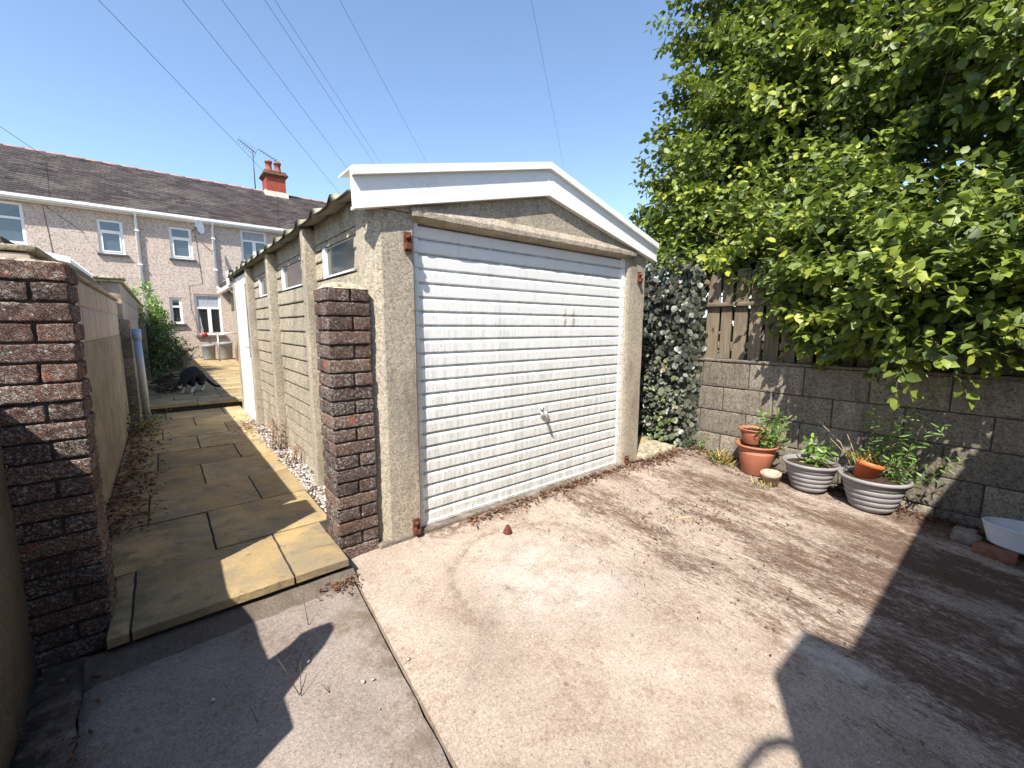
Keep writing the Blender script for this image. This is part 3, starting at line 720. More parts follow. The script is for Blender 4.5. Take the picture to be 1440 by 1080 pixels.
# corrugated roof sheets
def prof(t):
    t = t % .40
    if t < .025: return .042 * t / .025
    if t < .035: return .042
    if t < .10: return .042 * (1 - (t - .035) / .065)
    return -.008 * math.sin(math.pi * (t - .10) / .30)
m = MB(); ys = []; y = -.055
while y < 5.36:
    ys.append(y); y += .0125
for side in (-1, 1):
    xs = [1.05 + side * v for v in (0, .5, 1.0, 1.3, 1.47)]; vs = []; nx = len(xs)
    for yy in ys:
        for x in xs:
            e = .004 * mnoise.noise(Vector((x * 4, yy * 6, 0)))
            vs.append((x, yy, roofz(x) + .035 + prof(yy + .18) + e))
    for yy in ys:
        for x in xs: vs.append((x, yy, roofz(x) + .026 + prof(yy + .18)))
    N = len(ys) * nx; fs = []
    for j in range(len(ys) - 1):
        for i in range(nx - 1):
            q = (j * nx + i, (j + 1) * nx + i, (j + 1) * nx + i + 1, j * nx + i + 1)
            fs += [q, tuple(N + k for k in q[::-1])]
        fs.append((j * nx + nx - 1, (j + 1) * nx + nx - 1, N + (j + 1) * nx + nx - 1, N + j * nx + nx - 1))
    for i in range(nx - 1): fs.append((i, i + 1, N + i + 1, N + i)); k = (len(ys) - 1) * nx; fs.append((k + i, k + i + 1, N + k + i + 1, N + k + i))
    m.add(vs, fs, .5, False)
ro = m.build('roof_sheet', 'asbestos', G)
# white side door near the back
m = MB(); m.box(-.345, -.29, 3.87, 5.11, .085, 2.06); sd = m.build('side_door', 'pvc', G)
m = MB()
for a, b, c, d in ((3.95, 4.03, .1, 2.0), (4.20, 5.05, .1, 2.0), (4.03, 4.20, 1.92, 2.0), (4.03, 4.20, .1, .95)): m.box(-.357, -.3455, a, b, c, d)
m.build('door_leaf', 'pvc', sd)
m = MB(); m.box(-.350, -.3456, 4.03, 4.20, .951, 1.919); m.build('pane', 'glass', sd)
m = MB(); m.box(-.372, -.3575, 3.97, 4.0, 1.0, 1.22); m.tube([(-.37, 3.985, 1.1), (-.40, 3.985, 1.1), (-.40, 4.09, 1.1)], .008, 8); m.build('handle', 'steel', sd)

# ================================================================ gate pillars
def pillar(name, label, x0, x1, y0, y1, zb, courses, ch, seed, big, spall=()):
    random.seed(seed)
    t = thing(name, label, 'pillar', ((x0 + x1) / 2, (y0 + y1) / 2, zb)); m = MB(); j = .010
    st = .012 if big else .018
    for c in range(courses):
        za = zb + c * ch; zz = za + ch - j; w = random.uniform(-.004, .004); sx = random.uniform(-.003, .003)
        X0, X1 = x0 + sx, x1 + sx; Y0, Y1 = y0 + w, y1 + w; hw = (X1 - X0) / 2; xm = X0 + (X1 - X0) * (.57 + random.uniform(-.02, .02)); ym = (Y0 + Y1) / 2
        kw = dict(r=.006, amp=.0036, step=st, freq=30)
        tt = [.99 if (courses - 1 - c, i) in spall else random.uniform(0, .88) for i in (0, 1)]
        if (courses - 1 - c) % 2 == (0 if not big else 1):
            m.rbox(X0, xm - j * .55, Y0, ym + .03, za, zz, tint=tt[0], **kw); m.rbox(xm + j * .55, X1, Y0, ym + .03, za, zz, tint=tt[1], **kw); m.rbox(X0, X1, ym + .04, Y1, za, zz, r=.009, amp=.004, step=.03)
        else:
            m.rbox(X0, X1, Y0, ym - j / 2, za, zz, tint=tt[0], **kw); m.rbox(X0, X1, ym + j / 2, Y1, za, zz, r=.009, amp=.004, step=st if big else .03)
    m.build('brickwork', 'brick', t)
    m = MB(); m.box(x0 + .013, x1 - .013, y0 + .013, y1 - .013, zb, zb + courses * ch - .012); m.build('mortar_core', 'mortar', t)
    # rounded mortar cap
    top = zb + courses * ch - .012; n = 12; vs = []
    for jj in range(n + 1):
        for i in range(n + 1):
            u, v = i / n, jj / n; q = (4 * u * (1 - u)) ** .55 * (4 * v * (1 - v)) ** .55
            x = x0 + (x1 - x0) * u; yy = y0 + (y1 - y0) * v
            vs.append((x, yy, top + (.018 if big else .042) * q + .006 * mnoise.noise(Vector((x * 15, yy * 15, 0))) * (q > .05)))
    w = n + 1; m = MB(); m.add(vs, [(a * w + b, a * w + b + 1, (a + 1) * w + b + 1, (a + 1) * w + b) for a in range(n) for b in range(n)], .5, True); m.build('mortar_cap', 'cap', t)
    random.seed(seed + 1)
    return t
pillar('brick_pillar', 'dark rustic brick gate pillar standing against the front corner of the garage', -.555, -.318, -.04, .20, .0, 20, .0795, 5, False, ((5, 0), (10, 1), (9, 0)))
pillar('brick_pillar', 'large weathered brick gate pillar with white lichen and orange spalled bricks at left edge', -1.765, -1.522, -.03, .235, -.03, 21, .0787, 9, True, ((0, 0), (5, 1), (6, 0), (3, 1), (14, 0)))

# ================================================================ left boundary wall beyond the pillar
t = thing('block_wall', 'pale concrete block boundary wall with projecting piers along the paved path', 'wall', (-1.55, 7, 0))
m = MB()
def blockcourse(m, y0, y1, z0, z1, L, off, xf=-1.505, th=.1, g=.008):
    y = y0 - off
    while y < y1:
        a, b = max(y0, y), min(y1, y + L)
        if b - a > .03: q = random.uniform(-.002, .002); m.rbox(xf - th, xf + q, a + g / 2, b - g / 2, z0 + g / 2, z1 - g / 2, .006, .0015, .12, faces='XyYZ')
        y += L
XA, XB, YS = -1.65, -1.60, 4.87
blockcourse(m, .24, YS, 1.49, 1.675, .34, .1, XA, g=.018); blockcourse(m, .24, YS, 1.255, 1.49, .34, .0, XA, g=.018)
blockcourse(m, YS, 14.5, 1.70, 1.91, .45, .1, XB, g=.018); blockcourse(m, YS, 14.5, 1.49, 1.70, .45, .3, XB, g=.018); blockcourse(m, YS, 14.5, 1.255, 1.49, .45, .1, XB, g=.018)
m.box(XA - .2, XA + .003, .24, YS, .0, 1.257); m.box(XA - .18, XA - .007, .25, YS, 1.257, 1.67); m.box(XB - .2, XB + .003, YS + .002, 14.5, .0, 1.257); m.box(XB - .18, XB - .007, YS + .01, 14.49, 1.257, 1.905)
m.build('block_face', 'leftwall', t)
m = MB(); m.rbox(XA - .2, XA + .02, .24, YS - .01, 1.677, 1.702, .006, .003, .08); m.rbox(XB - .22, XB + .03, YS - .03, 14.5, 1.912, 1.945, .008, .004, .1); m.rbox(XB - .24, XB + .05, YS - .06, YS + .30, 1.947, 1.975, .008, .004, .06); m.build('coping', 'cap', t)
for yy, h, xw in ((4.78, 1.46, XA), (9.3, 1.47, XB), (13.6, 1.48, XB)):
    m = MB(); z = .0; k = 0
    while z < h - .02:
        zz = min(h, z + .24); m.rbox(xw, xw + .105, yy, yy + .44, z + .004, zz - .004, .008, .002, .08); z = zz
    m.box(xw, xw + .098, yy + .01, yy + .43, 0, h - .01)
    m.build('pier', 'block', t)

# near left wall, close to the camera, whose top casts the shade on the drive
t = thing('rendered_wall', 'grey rendered wall in shade at the far left running toward the camera from the brick pillar', 'wall', (-1.85, -1.5, 0))
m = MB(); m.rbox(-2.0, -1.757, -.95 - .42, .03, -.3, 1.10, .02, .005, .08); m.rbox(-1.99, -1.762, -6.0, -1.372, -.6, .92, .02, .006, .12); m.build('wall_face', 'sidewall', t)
t = thing('broken_post', 'splintered timber post end rising above the near left wall, seen by its shadow', 'post', (-1.85, -1.12, 1.1))
m = MB(); m.prism([(-1.235, 1.05), (-1.045, 1.05), (-1.03, 1.24), (-1.05, 1.36), (-1.04, 1.45), (-1.08, 1.53), (-1.13, 1.53), (-1.17, 1.42), (-1.19, 1.26)], 0, -1.85, -1.77); m.build('board', 'brownwood', t)

# ================================================================ right boundary: block wall, fence
WX = 3.3
t = thing('block_wall', 'weathered grey concrete block wall behind the flower pots carrying the wooden fence', 'wall', (WX + .1, -2, 0))
m = MB(); zc = [-.40, -.22, -.02, .232, .487, .74, 1.012]
for i, (a, b) in enumerate(zip(zc, zc[1:])):
    y = -6.2 + (.235 if i % 2 else 0)
    while y < -.16:
        L = .478; aa, bb = y, min(-.14, y + L)
        if bb - aa > .05: q = random.uniform(-.004, .003); m.rbox(WX + q, WX + .14, aa + .004, bb - .004, a + .004, b - .004, .009, .003, .05 if y > -3 else .2, faces='xyYZ')
        y += L
m.build('block_face', 'block', t)
m = MB(); m.box(WX + .007, WX + .135, -6.19, -.145, -.4, 1.0); m.build('mortar_core', 'mortar', t)
m = MB(); m.rbox(WX - .012, WX + .16, -6.2, -.14, 1.012, 1.04, .008, .004, .07); m.build('coping', 'block', t)
t = thing('wooden_fence', 'weathered vertical board fence with a horizontal rail on top of the block wall', 'fence', (WX + .1, -2, 1.04))
m = MB(); y = -.21; k = 0
while y > -6:
    w = random.uniform(.105, .13); lean = random.uniform(-.008, .008); tk = .02; zt = 1.95 + random.uniform(-.02, .02); x0 = WX + .075 + random.uniform(0, .006)
    vs = [(x0 + a, y - b + lean * c, 1.042 if c == 0 else zt) for c in (0, 1) for (a, b) in ((0, 0), (0, w), (tk, w), (tk, 0))]
    if y - w > -1.75 or y - w < -1.77 or True: m.add(vs, [(0, 1, 2, 3), (4, 7, 6, 5), (0, 4, 5, 1), (1, 5, 6, 2), (2, 6, 7, 3), (3, 7, 4, 0)])
    y -= w + random.uniform(.018, .034)
m.build('board_panel', 'fence', t)
m = MB(); m.rbox(WX + .035, WX + .072, -6, -.2, 1.592, 1.632, .004, .002, .08); m.rbox(WX + .10, WX + .14, -6, -.2, 1.15, 1.22, .004, .002, .2); m.build('rail', 'rail', t)
for yy in (-.19, -2.2, -4.2):
    m = MB(); m.box(WX + .10, WX + .19, yy - .08, yy, 1.042, 1.93); m.build('post', 'fence', t)

# shade-casting outbuilding across the back of the camera: its eave shadow crosses the forecourt
BH = 2.9; BY = -2.085 - .385 * (BH + .11)
def BX(gx): return gx - .66 * (BH + .11)
t = thing('outbuilding', 'tall rendered outbuilding wall with a raised end pier behind the camera, seen by its shadow', 'building', (2, BY - .5, 0))
m = MB(); m.box(BX(1.10), 7.5, BY - .25, BY, -.4, BH); m.build('wall', 'render', t)
hp = BH + .46; px0 = .66 - .66 * (hp + .11); px1 = 1.06 - .66 * (hp + .11)
m = MB(); m.prism([(px0 + 0, -.4), (px0, hp), (px1, hp), (BX(1.10), BH), (BX(1.10), -.4)], 1, BY - .245, BY - .003); m.build('end_pier', 'render', t)
m = MB(); m.tube([(px0 + .05, BY - .1, 2.9), (-1.78, BY - .1, 3.16), (-1.86, BY - .1, 3.25), (-1.99, BY - .1, 3.345), (-2.12, BY - .1, 3.37), (-2.28, BY - .1, 3.36), (-2.5, BY - .1, 3.24), (-2.7, BY - .1, 3.05)], [.022, .022, .02, .02, .018, .016, .012, .008], 6); m.build('bramble_stem', 'bark', t)

# ================================================================ terraced house
HY = 15.0
H = thing('terraced_house', 'long pink pebbledashed terrace of houses with grey slate roof and white windows', 'house', (0, HY, .2))
HX0, HX1 = -14.0, 14.0; EZ = 4.78; RY, RZ = 18.5, 6.86
wins = [(-5.3, -3.83, 3.54, 4.62, 'big'), (-2.43, -1.87, 3.47, 4.45, 'tall'), (-.80, -.235, 3.49, 4.47, 'tall'), (1.115, 1.90, 3.58, 4.65, 'net'),
        (-.955, -.65, 1.44, 2.27, 'small'), (-.325, .40, 1.08, 2.42, 'french')]
# wall with real openings: cells between all window edges
xs = sorted({HX0, HX1} | {w[0] for w in wins} | {w[1] for w in wins}); zs = sorted({0.0, EZ} | {w[2] for w in wins} | {w[3] for w in wins})
m = MB()
for a, b in zip(xs, xs[1:]):
    for c, d in zip(zs, zs[1:]):
        cx, cz = (a + b) / 2, (c + d) / 2
        if any(w[0] < cx < w[1] and w[2] < cz < w[3] for w in wins): continue
        m.add([(a, HY, c), (b, HY, c), (b, HY, d), (a, HY, d)], [(0, 1, 2, 3)], .5)
for w in wins:
    a, b, c, d, _ = w
    m.add([(a, HY, c), (a, HY + .12, c), (a, HY + .12, d), (a, HY, d)], [(0, 1, 2, 3)]); m.add([(b, HY, c), (b, HY + .12, c), (b, HY + .12, d), (b, HY, d)], [(3, 2, 1, 0)])
    m.add([(a, HY, d), (b, HY, d), (b, HY + .12, d), (a, HY + .12, d)], [(0, 1, 2, 3)]); m.add([(a, HY, c), (b, HY, c), (b, HY + .12, c), (a, HY + .12, c)], [(3, 2, 1, 0)])
m.prism([(HY + .01, 0), (HY + 7, 0), (HY + 7, EZ), (RY, RZ - .05), (HY + .01, EZ)], 0, HX1 - .2, HX1, .5)
m.prism([(HY + .01, 0), (HY + 7, 0), (HY + 7, EZ), (RY, RZ - .05), (HY + .01, EZ)], 0, HX0, HX0 + .2, .5)
m.box(HX0, HX1, HY + 6.9, HY + 7, 0, EZ); m.box(HX0 + .2, HX1 - .2, HY + .3, HY + .35, 0, EZ - .05)
m.build('wall', 'dash', H)
for w in wins:
    a, b, c, d, kd = w; m = MB(); f = .068; y0, y1 = HY + .05, HY + .11
    def fr(x0, x1, z0, z1, q=0): m.box(x0, x1, y0 - q, y1, z0, z1)
    fr(a, a + f, c, d); fr(b - f, b, c, d); fr(a + f, b - f, d - f, d); fr(a + f, b - f, c, c + f)
    tz = c + (d - c) * (.66 if kd != 'big' else .62); glass = []
    fr(a + f, b - f, tz - .03, tz + .03, .01)
    if kd in ('french', 'net'):
        xm = (a + b) / 2 + (.02 if kd == 'french' else .0); fr(xm - .05, xm + .05, c + f, tz - .03, .012)
    if kd == 'tall':
        g = .03
        fr(a + f, a + f + g, c + f, tz - .03, .015); fr(b - f - g, b - f, c + f, tz - .03, .015); fr(a + f + g, b - f - g, tz - .03 - g, tz - .03, .015); fr(a + f + g, b - f - g, c + f, c + f + g, .015)
    wo = m.build('window', 'pvc', H)
    m = MB(); m.box(a + f, b - f, HY + .075, HY + .085, c + f, tz - .03); m.box(a + f, b - f, HY + .075, HY + .085, tz + .03, d - f)
    m.build('pane', 'darkglass' if kd in ('french', 'small') else 'glass', wo)
    if kd in ('french', 'net'):
        m = MB(); m.box(a + f, b - f, HY + .0705, HY + .0735, tz + .03, d - f); m.build('net_curtain', 'net', wo)
        if kd == 'french':
            m = MB(); m.prism([(a + f, c + f), (a + f + .12, c + f), (a + f + .03, tz - .03), (a + f, tz - .03)], 1, HY + .0705, HY + .0735); m.build('curtain', 'net', wo)
    m = MB(); m.box(a - .05, b + .07, HY - .07, HY + .05, c - .055, c - .002); m.build('sill', 'cement' if kd == 'big' else 'darkmetal' if kd != 'french' else 'stone', wo)
# slate roof: individual slates laid in courses
m = MB(); n = 27; sl_ = math.hypot(RY - HY + .25, RZ - EZ); dY = (RY - HY + .25) / n; dZ = (RZ - EZ + .1) / n
for k in range(n):
    x = HX0 - (k % 2) * .13
    while x < HX1:
        w = .262; y0 = HY - .25 + k * dY; z0 = EZ + .0 + k * dZ; e = random.uniform(-.006, .006); lf = .024 + random.uniform(0, .010)
        tn = min(1, max(0, random.gauss(.5, .2)))
        m.add([(x + .003, y0 + e, z0 + lf), (x + w - .003, y0 + e, z0 + lf), (x + w - .003, y0 + dY * 1.15, z0 + dZ * 1.15 + .008), (x + .003, y0 + dY * 1.15, z0 + dZ * 1.15 + .008), (x + .003, y0 + e, z0), (x + w - .003, y0 + e, z0)], [(0, 1, 2, 3), (4, 5, 1, 0)], tn)
        x += w
m.add([(HX0, RY, RZ), (HX1, RY, RZ), (HX1, HY + 7.2, EZ), (HX0, HY + 7.2, EZ)], [(0, 1, 2, 3)], .5)
ro = m.build('roof', 'slate', H)
m = MB(); x = HX0
while x < HX1:
    m.tube([(x + .005, RY, RZ + .02), (x + .445, RY, RZ + .024)], .10, 10); x += .45
m.build('ridge_tiles', 'redtile', ro)
def chimney(x0, x1, lab):
    m = MB(); m.box(x0, x1, RY - .42, RY + .42, 6.2, 7.5); ch = m.build('chimney', 'chbrick', ro)
    m = MB(); m.rbox(x0 - .05, x1 + .05, RY - .47, RY + .47, 7.50, 7.56, .01, .004, .1); m.rbox(x0 - .10, x1 + .10, RY - .52, RY + .52, 7.562, 7.64, .01, .006, .1); m.rbox(x0 - .04, x1 + .04, RY - .46, RY + .46, 7.642, 7.74, .01, .006, .1); m.build('chimney_top', 'chtop', ch)
    for q in (.26, .72):
        m = MB(); cx = x0 + (x1 - x0) * q; m.lathe([(.15, 0), (.15, .1), (.12, .16), (.115, .36), (.145, .37), (.145, .45), (.1, .46), (.09, .2)], (cx, RY - .08, 7.735), 16); m.build('chimney_pot', 'pot', ch)
    m = MB(); m.prism([(RY - .50, 6.52), (RY - .43, 6.52), (RY - .4, 6.92), (RY - .44, 6.92)], 0, x0 - .08, x1 + .08); m.box(x0 - .07, x0 - .002, RY - .44, RY, 6.6, 6.95); m.build('flashing', 'cement', ch)
chimney(2.60, 3.32, '')
# gutter, downpipes
m = MB()
for q in range(9): pass
m.prism([(HY - .26, EZ + .02), (HY - .26, EZ - .05), (HY - .23, EZ - .10), (HY - .17, EZ - .10), (HY - .14, EZ - .05), (HY - .14, EZ + .02)], 0, HX0, HX1); m.box(HX0, HX1, HY - .135, HY - .002, EZ - .13, EZ + .01)
m.build('gutter', 'pvcclean', H)
for x, zb in ((-1.555, .2), (.335, 2.62)):
    m = MB(); m.tube([(x, HY - .2, EZ - .08), (x, HY - .06, EZ - .28), (x, HY - .06, zb)], .042, 10)
    if zb > 1: m.tube([(x, HY - .06, zb + .02), (x + .1, HY - .3, zb - .08), (.55, HY - .5, zb - .12)], .042, 10)
    for z in (4.2, 3.2): m.box(x - .055, x + .055, HY - .11, HY - .001, z, z + .03)
    m.build('downpipe', 'pvcclean', H)
for pts in ([(-3.45, HY - .008, EZ - .15), (-3.36, HY - .008, 3.1)], [(-3.42, HY - .008, EZ - .15), (-2.7, HY - .008, 4.0)], [(-.13, HY - .01, 4.4), (-.06, HY - .01, 2.75), (-.42, HY - .01, 2.68), (-.42, HY - .01, 1.9), (-.18, HY - .01, .9)]):
    m = MB(); m.tube(pts, .005, 5); m.build('wall_cable', 'wire', H)
t = thing('satellite_dish', 'white satellite dish fixed to the pebbledash beside the upper middle window', 'satellite dish', (-.12, HY, 4.45))
tl = Matrix.Rotation(math.radians(82), 3, 'X') @ Matrix.Rotation(math.radians(0), 3, 'Z'); tl = Matrix.Rotation(math.radians(48), 3, 'Z') @ tl
m = MB(); m.lathe([(0, .0), (.10, .01), (.17, .035), (.21, .055), (.215, .055), (.17, .026), (0, -.012)], (-.06, HY - .42, 4.47), 24, .85, 1, tilt=tl); m.build('dish', 'pvcclean', t)
m = MB(); m.tube([(-.2, HY - .01, 4.40), (-.2, HY - .14, 4.40), (-.07, HY - .36, 4.46)], .018, 8); m.tube([(-.02, HY - .36, 4.25), (-.16, HY - .72, 4.36)], .012, 6); m.box(-.20, -.12, HY - .78, HY - .70, 4.33, 4.40); m.build('dish_arm', 'darkmetal', t)
def aerial(label, x, y, z0, z1, boom, n, tilt):
    t = thing('tv_aerial', label, 'aerial', (x, y, z0), 'television aerials by the chimney')
    m = MB(); m.tube([(x, y, z0), (x, y, z1)], .022, 6); m.build('mast', 'darkmetal', t)
    m = MB(); a = Vector((x + boom[0], y + boom[1], z1 + boom[2])); b = Vector((x + boom[3], y + boom[4], z1 + boom[5])); m.tube([a, b], .013, 5); d = (b - a).normalized(); s = d.cross(Vector((0, 0, 1))).normalized()
    if tilt: s = s.cross(d)
    for i in range(n):
        p = a + (b - a) * i / (n - 1); L = .11 + .012 * i; m.tube([p - s * L, p + s * L], .007, 4)
    m.build('elements', 'darkmetal', t)
aerial('tall thin aerial on a bare mast left of the red chimney', 2.26, RY, 6.7, 8.5, (-.5, -.2, .22, .12, .05, -.06), 9, True)
aerial('short aerial pointing left above the red chimney pots', 3.12, RY + .25, 7.7, 8.42, (-.62, -.2, .18, .1, .05, -.06), 8, False)

# rear extension on the right of the yard
t = thing('house_extension', 'single storey rear extension with white gutter just behind the garage door', 'extension', (1.6, 13, .2))
m = MB(); m.box(.66, 3.2, 11.6, HY - .01, .0, 2.50); m.build('wall', 'render', t)
m = MB(); m.box(.40, 3.5, 11.25, HY - .02, 2.52, 2.60); m.box(.27, 3.5, 11.22, 11.60, 2.601, 2.86); m.box(.45, 3.5, 11.601, HY - .02, 2.601, 2.78); m.build('roof', 'felt', t)
m = MB(); m.box(.245, .268, 11.2, 11.6, 2.46, 2.84); m.prism([(.29, 2.42), (.39, 2.42), (.41, 2.515), (.27, 2.515)], 1, 11.3, 14.6); m.build('gutter', 'pvc', t)
m = MB(); m.tube([(.35, 12.2, 2.44), (.52, 12.2, 2.28), (.60, 12.2, 2.08), (.60, 12.2, .25)], .042, 10); m.build('downpipe', 'pvcclean', t)
m = MB(); m.box(.63, .658, 12.6, 13.6, .3, 2.3); m.build('door', 'palewood', t)

# yard things
def tub(x, label, r, h):
    t = thing('garden_tub', label, 'tub', (x, 14.35, .28), 'grey tubs under the ground floor window')
    m = MB(); m.lathe([(0, 0), (r * .86, 0), (r * .9, .05), (r * .98, h - .08), (r * 1.04, h - .07), (r * 1.05, h), (r * .98, h), (r * .95, h - .1), (0, h - .1)], (x, 14.35, .28), 24); m.build('tub_body', 'tub', t)
    m = MB(); m.lathe([(0, 0), (r * .94, 0)], (x, 14.35, .28 + h - .07), 20); m.build('soil', 'soil', t)
tub(-.10, 'pale grey round tub under the ground floor window, left of the handrail post', .185, .50); tub(.34, 'darker larger grey tub under the ground floor window, right of the handrail post', .215, .56)
t = thing('handrail', 'thin metal handrail with one post standing in front of the garden tubs', 'handrail', (.11, 13.6, .27))
m = MB(); m.tube([(.11, 13.6, .27), (.11, 13.6, 1.13)], .025, 8); m.build('post', 'steel', t)
m = MB(); m.tube([(.05, 13.6, 1.14), (1.2, 13.7, 1.16)], .022, 8); m.build('rail', 'steel', t)
m = MB(); m.lathe([(0, 0), (.065, 0), (.085, .13), (.07, .13), (.06, .03)], (-.14, 14.97, 1.026), 14); tag(m.build('flower_pot', 'red'), 'small red flower pot on the ground floor window sill', 'flower pot')
t = thing('timber_bundle', 'bundle of pale timber lengths leaning by the extension wall', 'timber', (.58, 13.4, .27))
for q in range(5):
    m = MB(); m.prism([(.50 + q * .035, .27), (.52 + q * .035, .27), (.60 + q * .012, 1.0 + .1 * (q % 3)), (.585 + q * .012, 1.0 + .1 * (q % 3))], 1, 13.4 + q * .03, 13.425 + q * .03); m.build('batten', 'palewood', t)
for q, (x, y, l) in enumerate(((.46, 12.3, 'loose red brick lying nearest on the yard paving by the extension'), (.66, 12.6, 'loose red brick lying furthest on the yard paving, close to the extension wall'))):
    m = MB(); m.rbox(x, x + .23, y, y + .11, .272, .345, .01, .004, .03); tag(m.build('loose_brick', 'redbrick'), l, 'brick', 'loose bricks in the yard')
# leaning pipe
t = thing('drain_pipe', 'grey pipe with blue top standing against the left wall beside the step', 'pipe', (-1.42, 4.75, .1))
m = MB(); m.tube([(-1.475, 4.70, .09), (-1.49, 4.64, 1.26)], .040, 14); m.tube([(-1.4893, 4.643, 1.2), (-1.4905, 4.637, 1.33)], .048, 14); m.build('pipe_body', 'bluepipe', t)
# scrap heap
t = thing('scrap_pile', 'pile of dead branches and scrap planks against the left wall beyond the pipe', 'debris pile', (-1.2, 7.6, .22))
m = MB()
for _ in range(70):
    p = Vector((random.uniform(-1.4, -.95), random.uniform(6.7, 8.6), .24 + random.random() ** 2 * .22)); d = Vector((random.gauss(0, .17), random.gauss(0, .2), random.gauss(0, .06))); m.tube([p - d * .6, p + Vector((0, 0, .02)), p + d * .6], random.uniform(.006, .016), 5)
m.build('branches', 'bark', t)
m = MB(); m.prism([(-1.35, .25), (-.92, .47), (-.94, .51), (-1.37, .29)], 1, 6.9, 7.0); m.build('plank', 'rail', t)
m = MB(); m.prism([(-1.02, .28), (-.97, .28), (-.88, .78), (-.94, .79)], 1, 8.0, 8.05); m.build('plank', 'rail', t)

# neighbours on the left, beyond the wall
t = thing('white_shed', 'low shed with white ribbed roof showing above the left boundary wall', 'shed', (-3, 6, 0))
m = MB(); m.box(-3.6, -2.05, 4.2, 8.6, 0, 1.9); m.build('wall', 'render', t)
m = MB(); y = 4.0; 
while y < 8.8:
    m.prism([(-3.8, 2.42), (-1.92, 2.02), (-1.92, 2.06), (-3.8, 2.46)], 1, y, y + .22); m.prism([(-3.8, 2.461), (-1.92, 2.061), (-1.92, 2.082), (-3.8, 2.482)], 1, y + .02, y + .07); y += .2205
m.build('roof', 'pvc', t)
t = thing('timber_shed', 'brown timber shed roof end peeping over the brick pillar at far left', 'shed', (-3.2, 2.3, 0))
m = MB(); m.prism([(-4.2, 0), (-2.25, 0), (-2.25, 1.95), (-3.2, 2.55), (-4.2, 1.95)], 1, 2.12, 2.9); m.build('wall', 'brownwood', t)
m = MB(); m.prism([(-2.04, 1.915), (-3.2, 2.66), (-4.4, 1.9), (-4.4, 1.97), (-3.2, 2.74), (-2.04, 1.975)], 1, 1.98, 2.06); m.build('bargeboard', 'palewood', t)
m = MB(); m.prism([(-2.1, 1.98), (-3.2, 2.70), (-4.35, 1.95), (-4.35, 1.99), (-3.2, 2.75), (-2.1, 2.02)], 1, 2.061, 2.95); m.build('roof', 'felt', t)

# ================================================================ overhead wires from a pole behind the viewer
POLE = CAM + Vector((-.828, -.525, .566)).normalized() * 11.5
F_PX = 594.63
def atY(u, v, Y):
    d = R_ * ((u - 720) / F_PX) + U_ * (-(v - 540) / F_PX) + F_; return CAM + d * ((Y - CAM.y) / d.y)
WIRES = [((55, 215), 'telephone wire at top left running down to the left end of the terrace roof', 17.5), ((370, 240), 'telephone wire running down to the red chimney', 17.9), ((470, 262), 'telephone wire second to the right of the chimney wire, passing the eave of the garage', 19.0),
         ((485, 232), 'telephone wire ending at the left tip of the white garage fascia', 20), ((525, 228), 'left wire of the close pair above the left half of the fascia', 21), ((535, 228), 'right wire of the close pair above the left half of the fascia', 22),
         ((600, 228), 'single wire crossing the sky above the middle of the left fascia slope', 24), ((793, 235), 'rightmost steep wire dropping behind the garage gable peak', 26)]
for (u, v), lab, Y in WIRES:
    e = atY(u, v, Y)
    if u > 400: e = e + (e - POLE) * .04
    m = MB(); L = (e - POLE).length
    pts = [POLE + (e - POLE) * (i / 24) - Vector((0, 0, .0022 * L * 4 * (i / 24) * (1 - i / 24))) for i in range(25)]
    m.tube(pts, [.003 + .0035 * i / 24 for i in range(25)], 5); tag(m.build('telephone_wire', 'wire'), lab, 'wire', 'overhead telephone wires')

# ================================================================ flower pots
def soil(c, r, par): m = MB(); m.lathe([(0, .012), (r * .5, .008), (r, 0)], c, 20); m.build('soil', 'soil', par)
def terra(label, c, r, h, mat='terracotta'):
    t = thing('plant_pot', label, 'plant pot', c)
    m = MB(); m.lathe([(0, 0), (r * .62, 0), (r * .66, .008), (r * .88, h * .72), (r * .885, h * .74), (r * .86, h * .745), (r * .93, h * .93), (r * 1.03, h * .935), (r * 1.04, h * .985), (r, h), (r * .93, h * .99), (r * .86, h * .8)], c, 40); m.build('pot_body', mat, t)
    soil((c[0], c[1], c[2] + h * .86), r * .89, t); return t
def ribbed(label, c, r, h, sy=1):
    t = thing('plant_pot', label, 'plant pot', c, 'ribbed grey plastic pots by the block wall'); pr_ = [(0, 0), (r * .50, 0), (r * .54, .006)]
    nb = 5
    for k in range(nb):
        za, zb = h * (.03 + .165 * k), h * (.03 + .165 * (k + 1))
        for q in range(7):
            f = q / 6; z = za + (zb - za) * f; rr = r * (.54 + .40 * ((z / h) ** .75)); pr_.append((rr + .010 * math.sin(math.pi * f) ** .7 - .002, z))
    pr_ += [(r * .93, h * .875), (r * 1.0, h * .89), (r * 1.035, h * .92), (r * 1.035, h * .965), (r, h), (r * .95, h * .99), (r * .90, h * .8)]
    m = MB(); m.lathe(pr_, c, 48, sy=sy); m.build('pot_body', 'greyplastic', t); soil((c[0], c[1], c[2] + h * .87), r * .91, t); return t
zb = lambda x, y: gz(x, y) + .008
P_big = (3.03, -.93, zb(3.03, -.93)); terra('large terracotta pot with a smaller pot standing inside its rim', P_big, .175, .285)
P_sm = (3.07, -.875, P_big[2] + .268); terra('small faded terracotta pot nested in the large terracotta pot', P_sm, .122, .15)
P_g1 = (3.03, -1.37, zb(3.03, -1.37)); ribbed('ribbed grey pot with wilted plant, nearer the terracotta pot', P_g1, .205, .255)
P_g2 = (3.03, -1.80, zb(3.03, -1.80)); ribbed('larger ribbed grey pot holding a small orange pot and tall weeds', P_g2, .225, .275)
P_or = (3.01, -1.74, P_g2[2] + .235); t = thing('plant_pot', 'small bright orange plastic pot tilted inside the larger grey pot', 'plant pot', P_or)
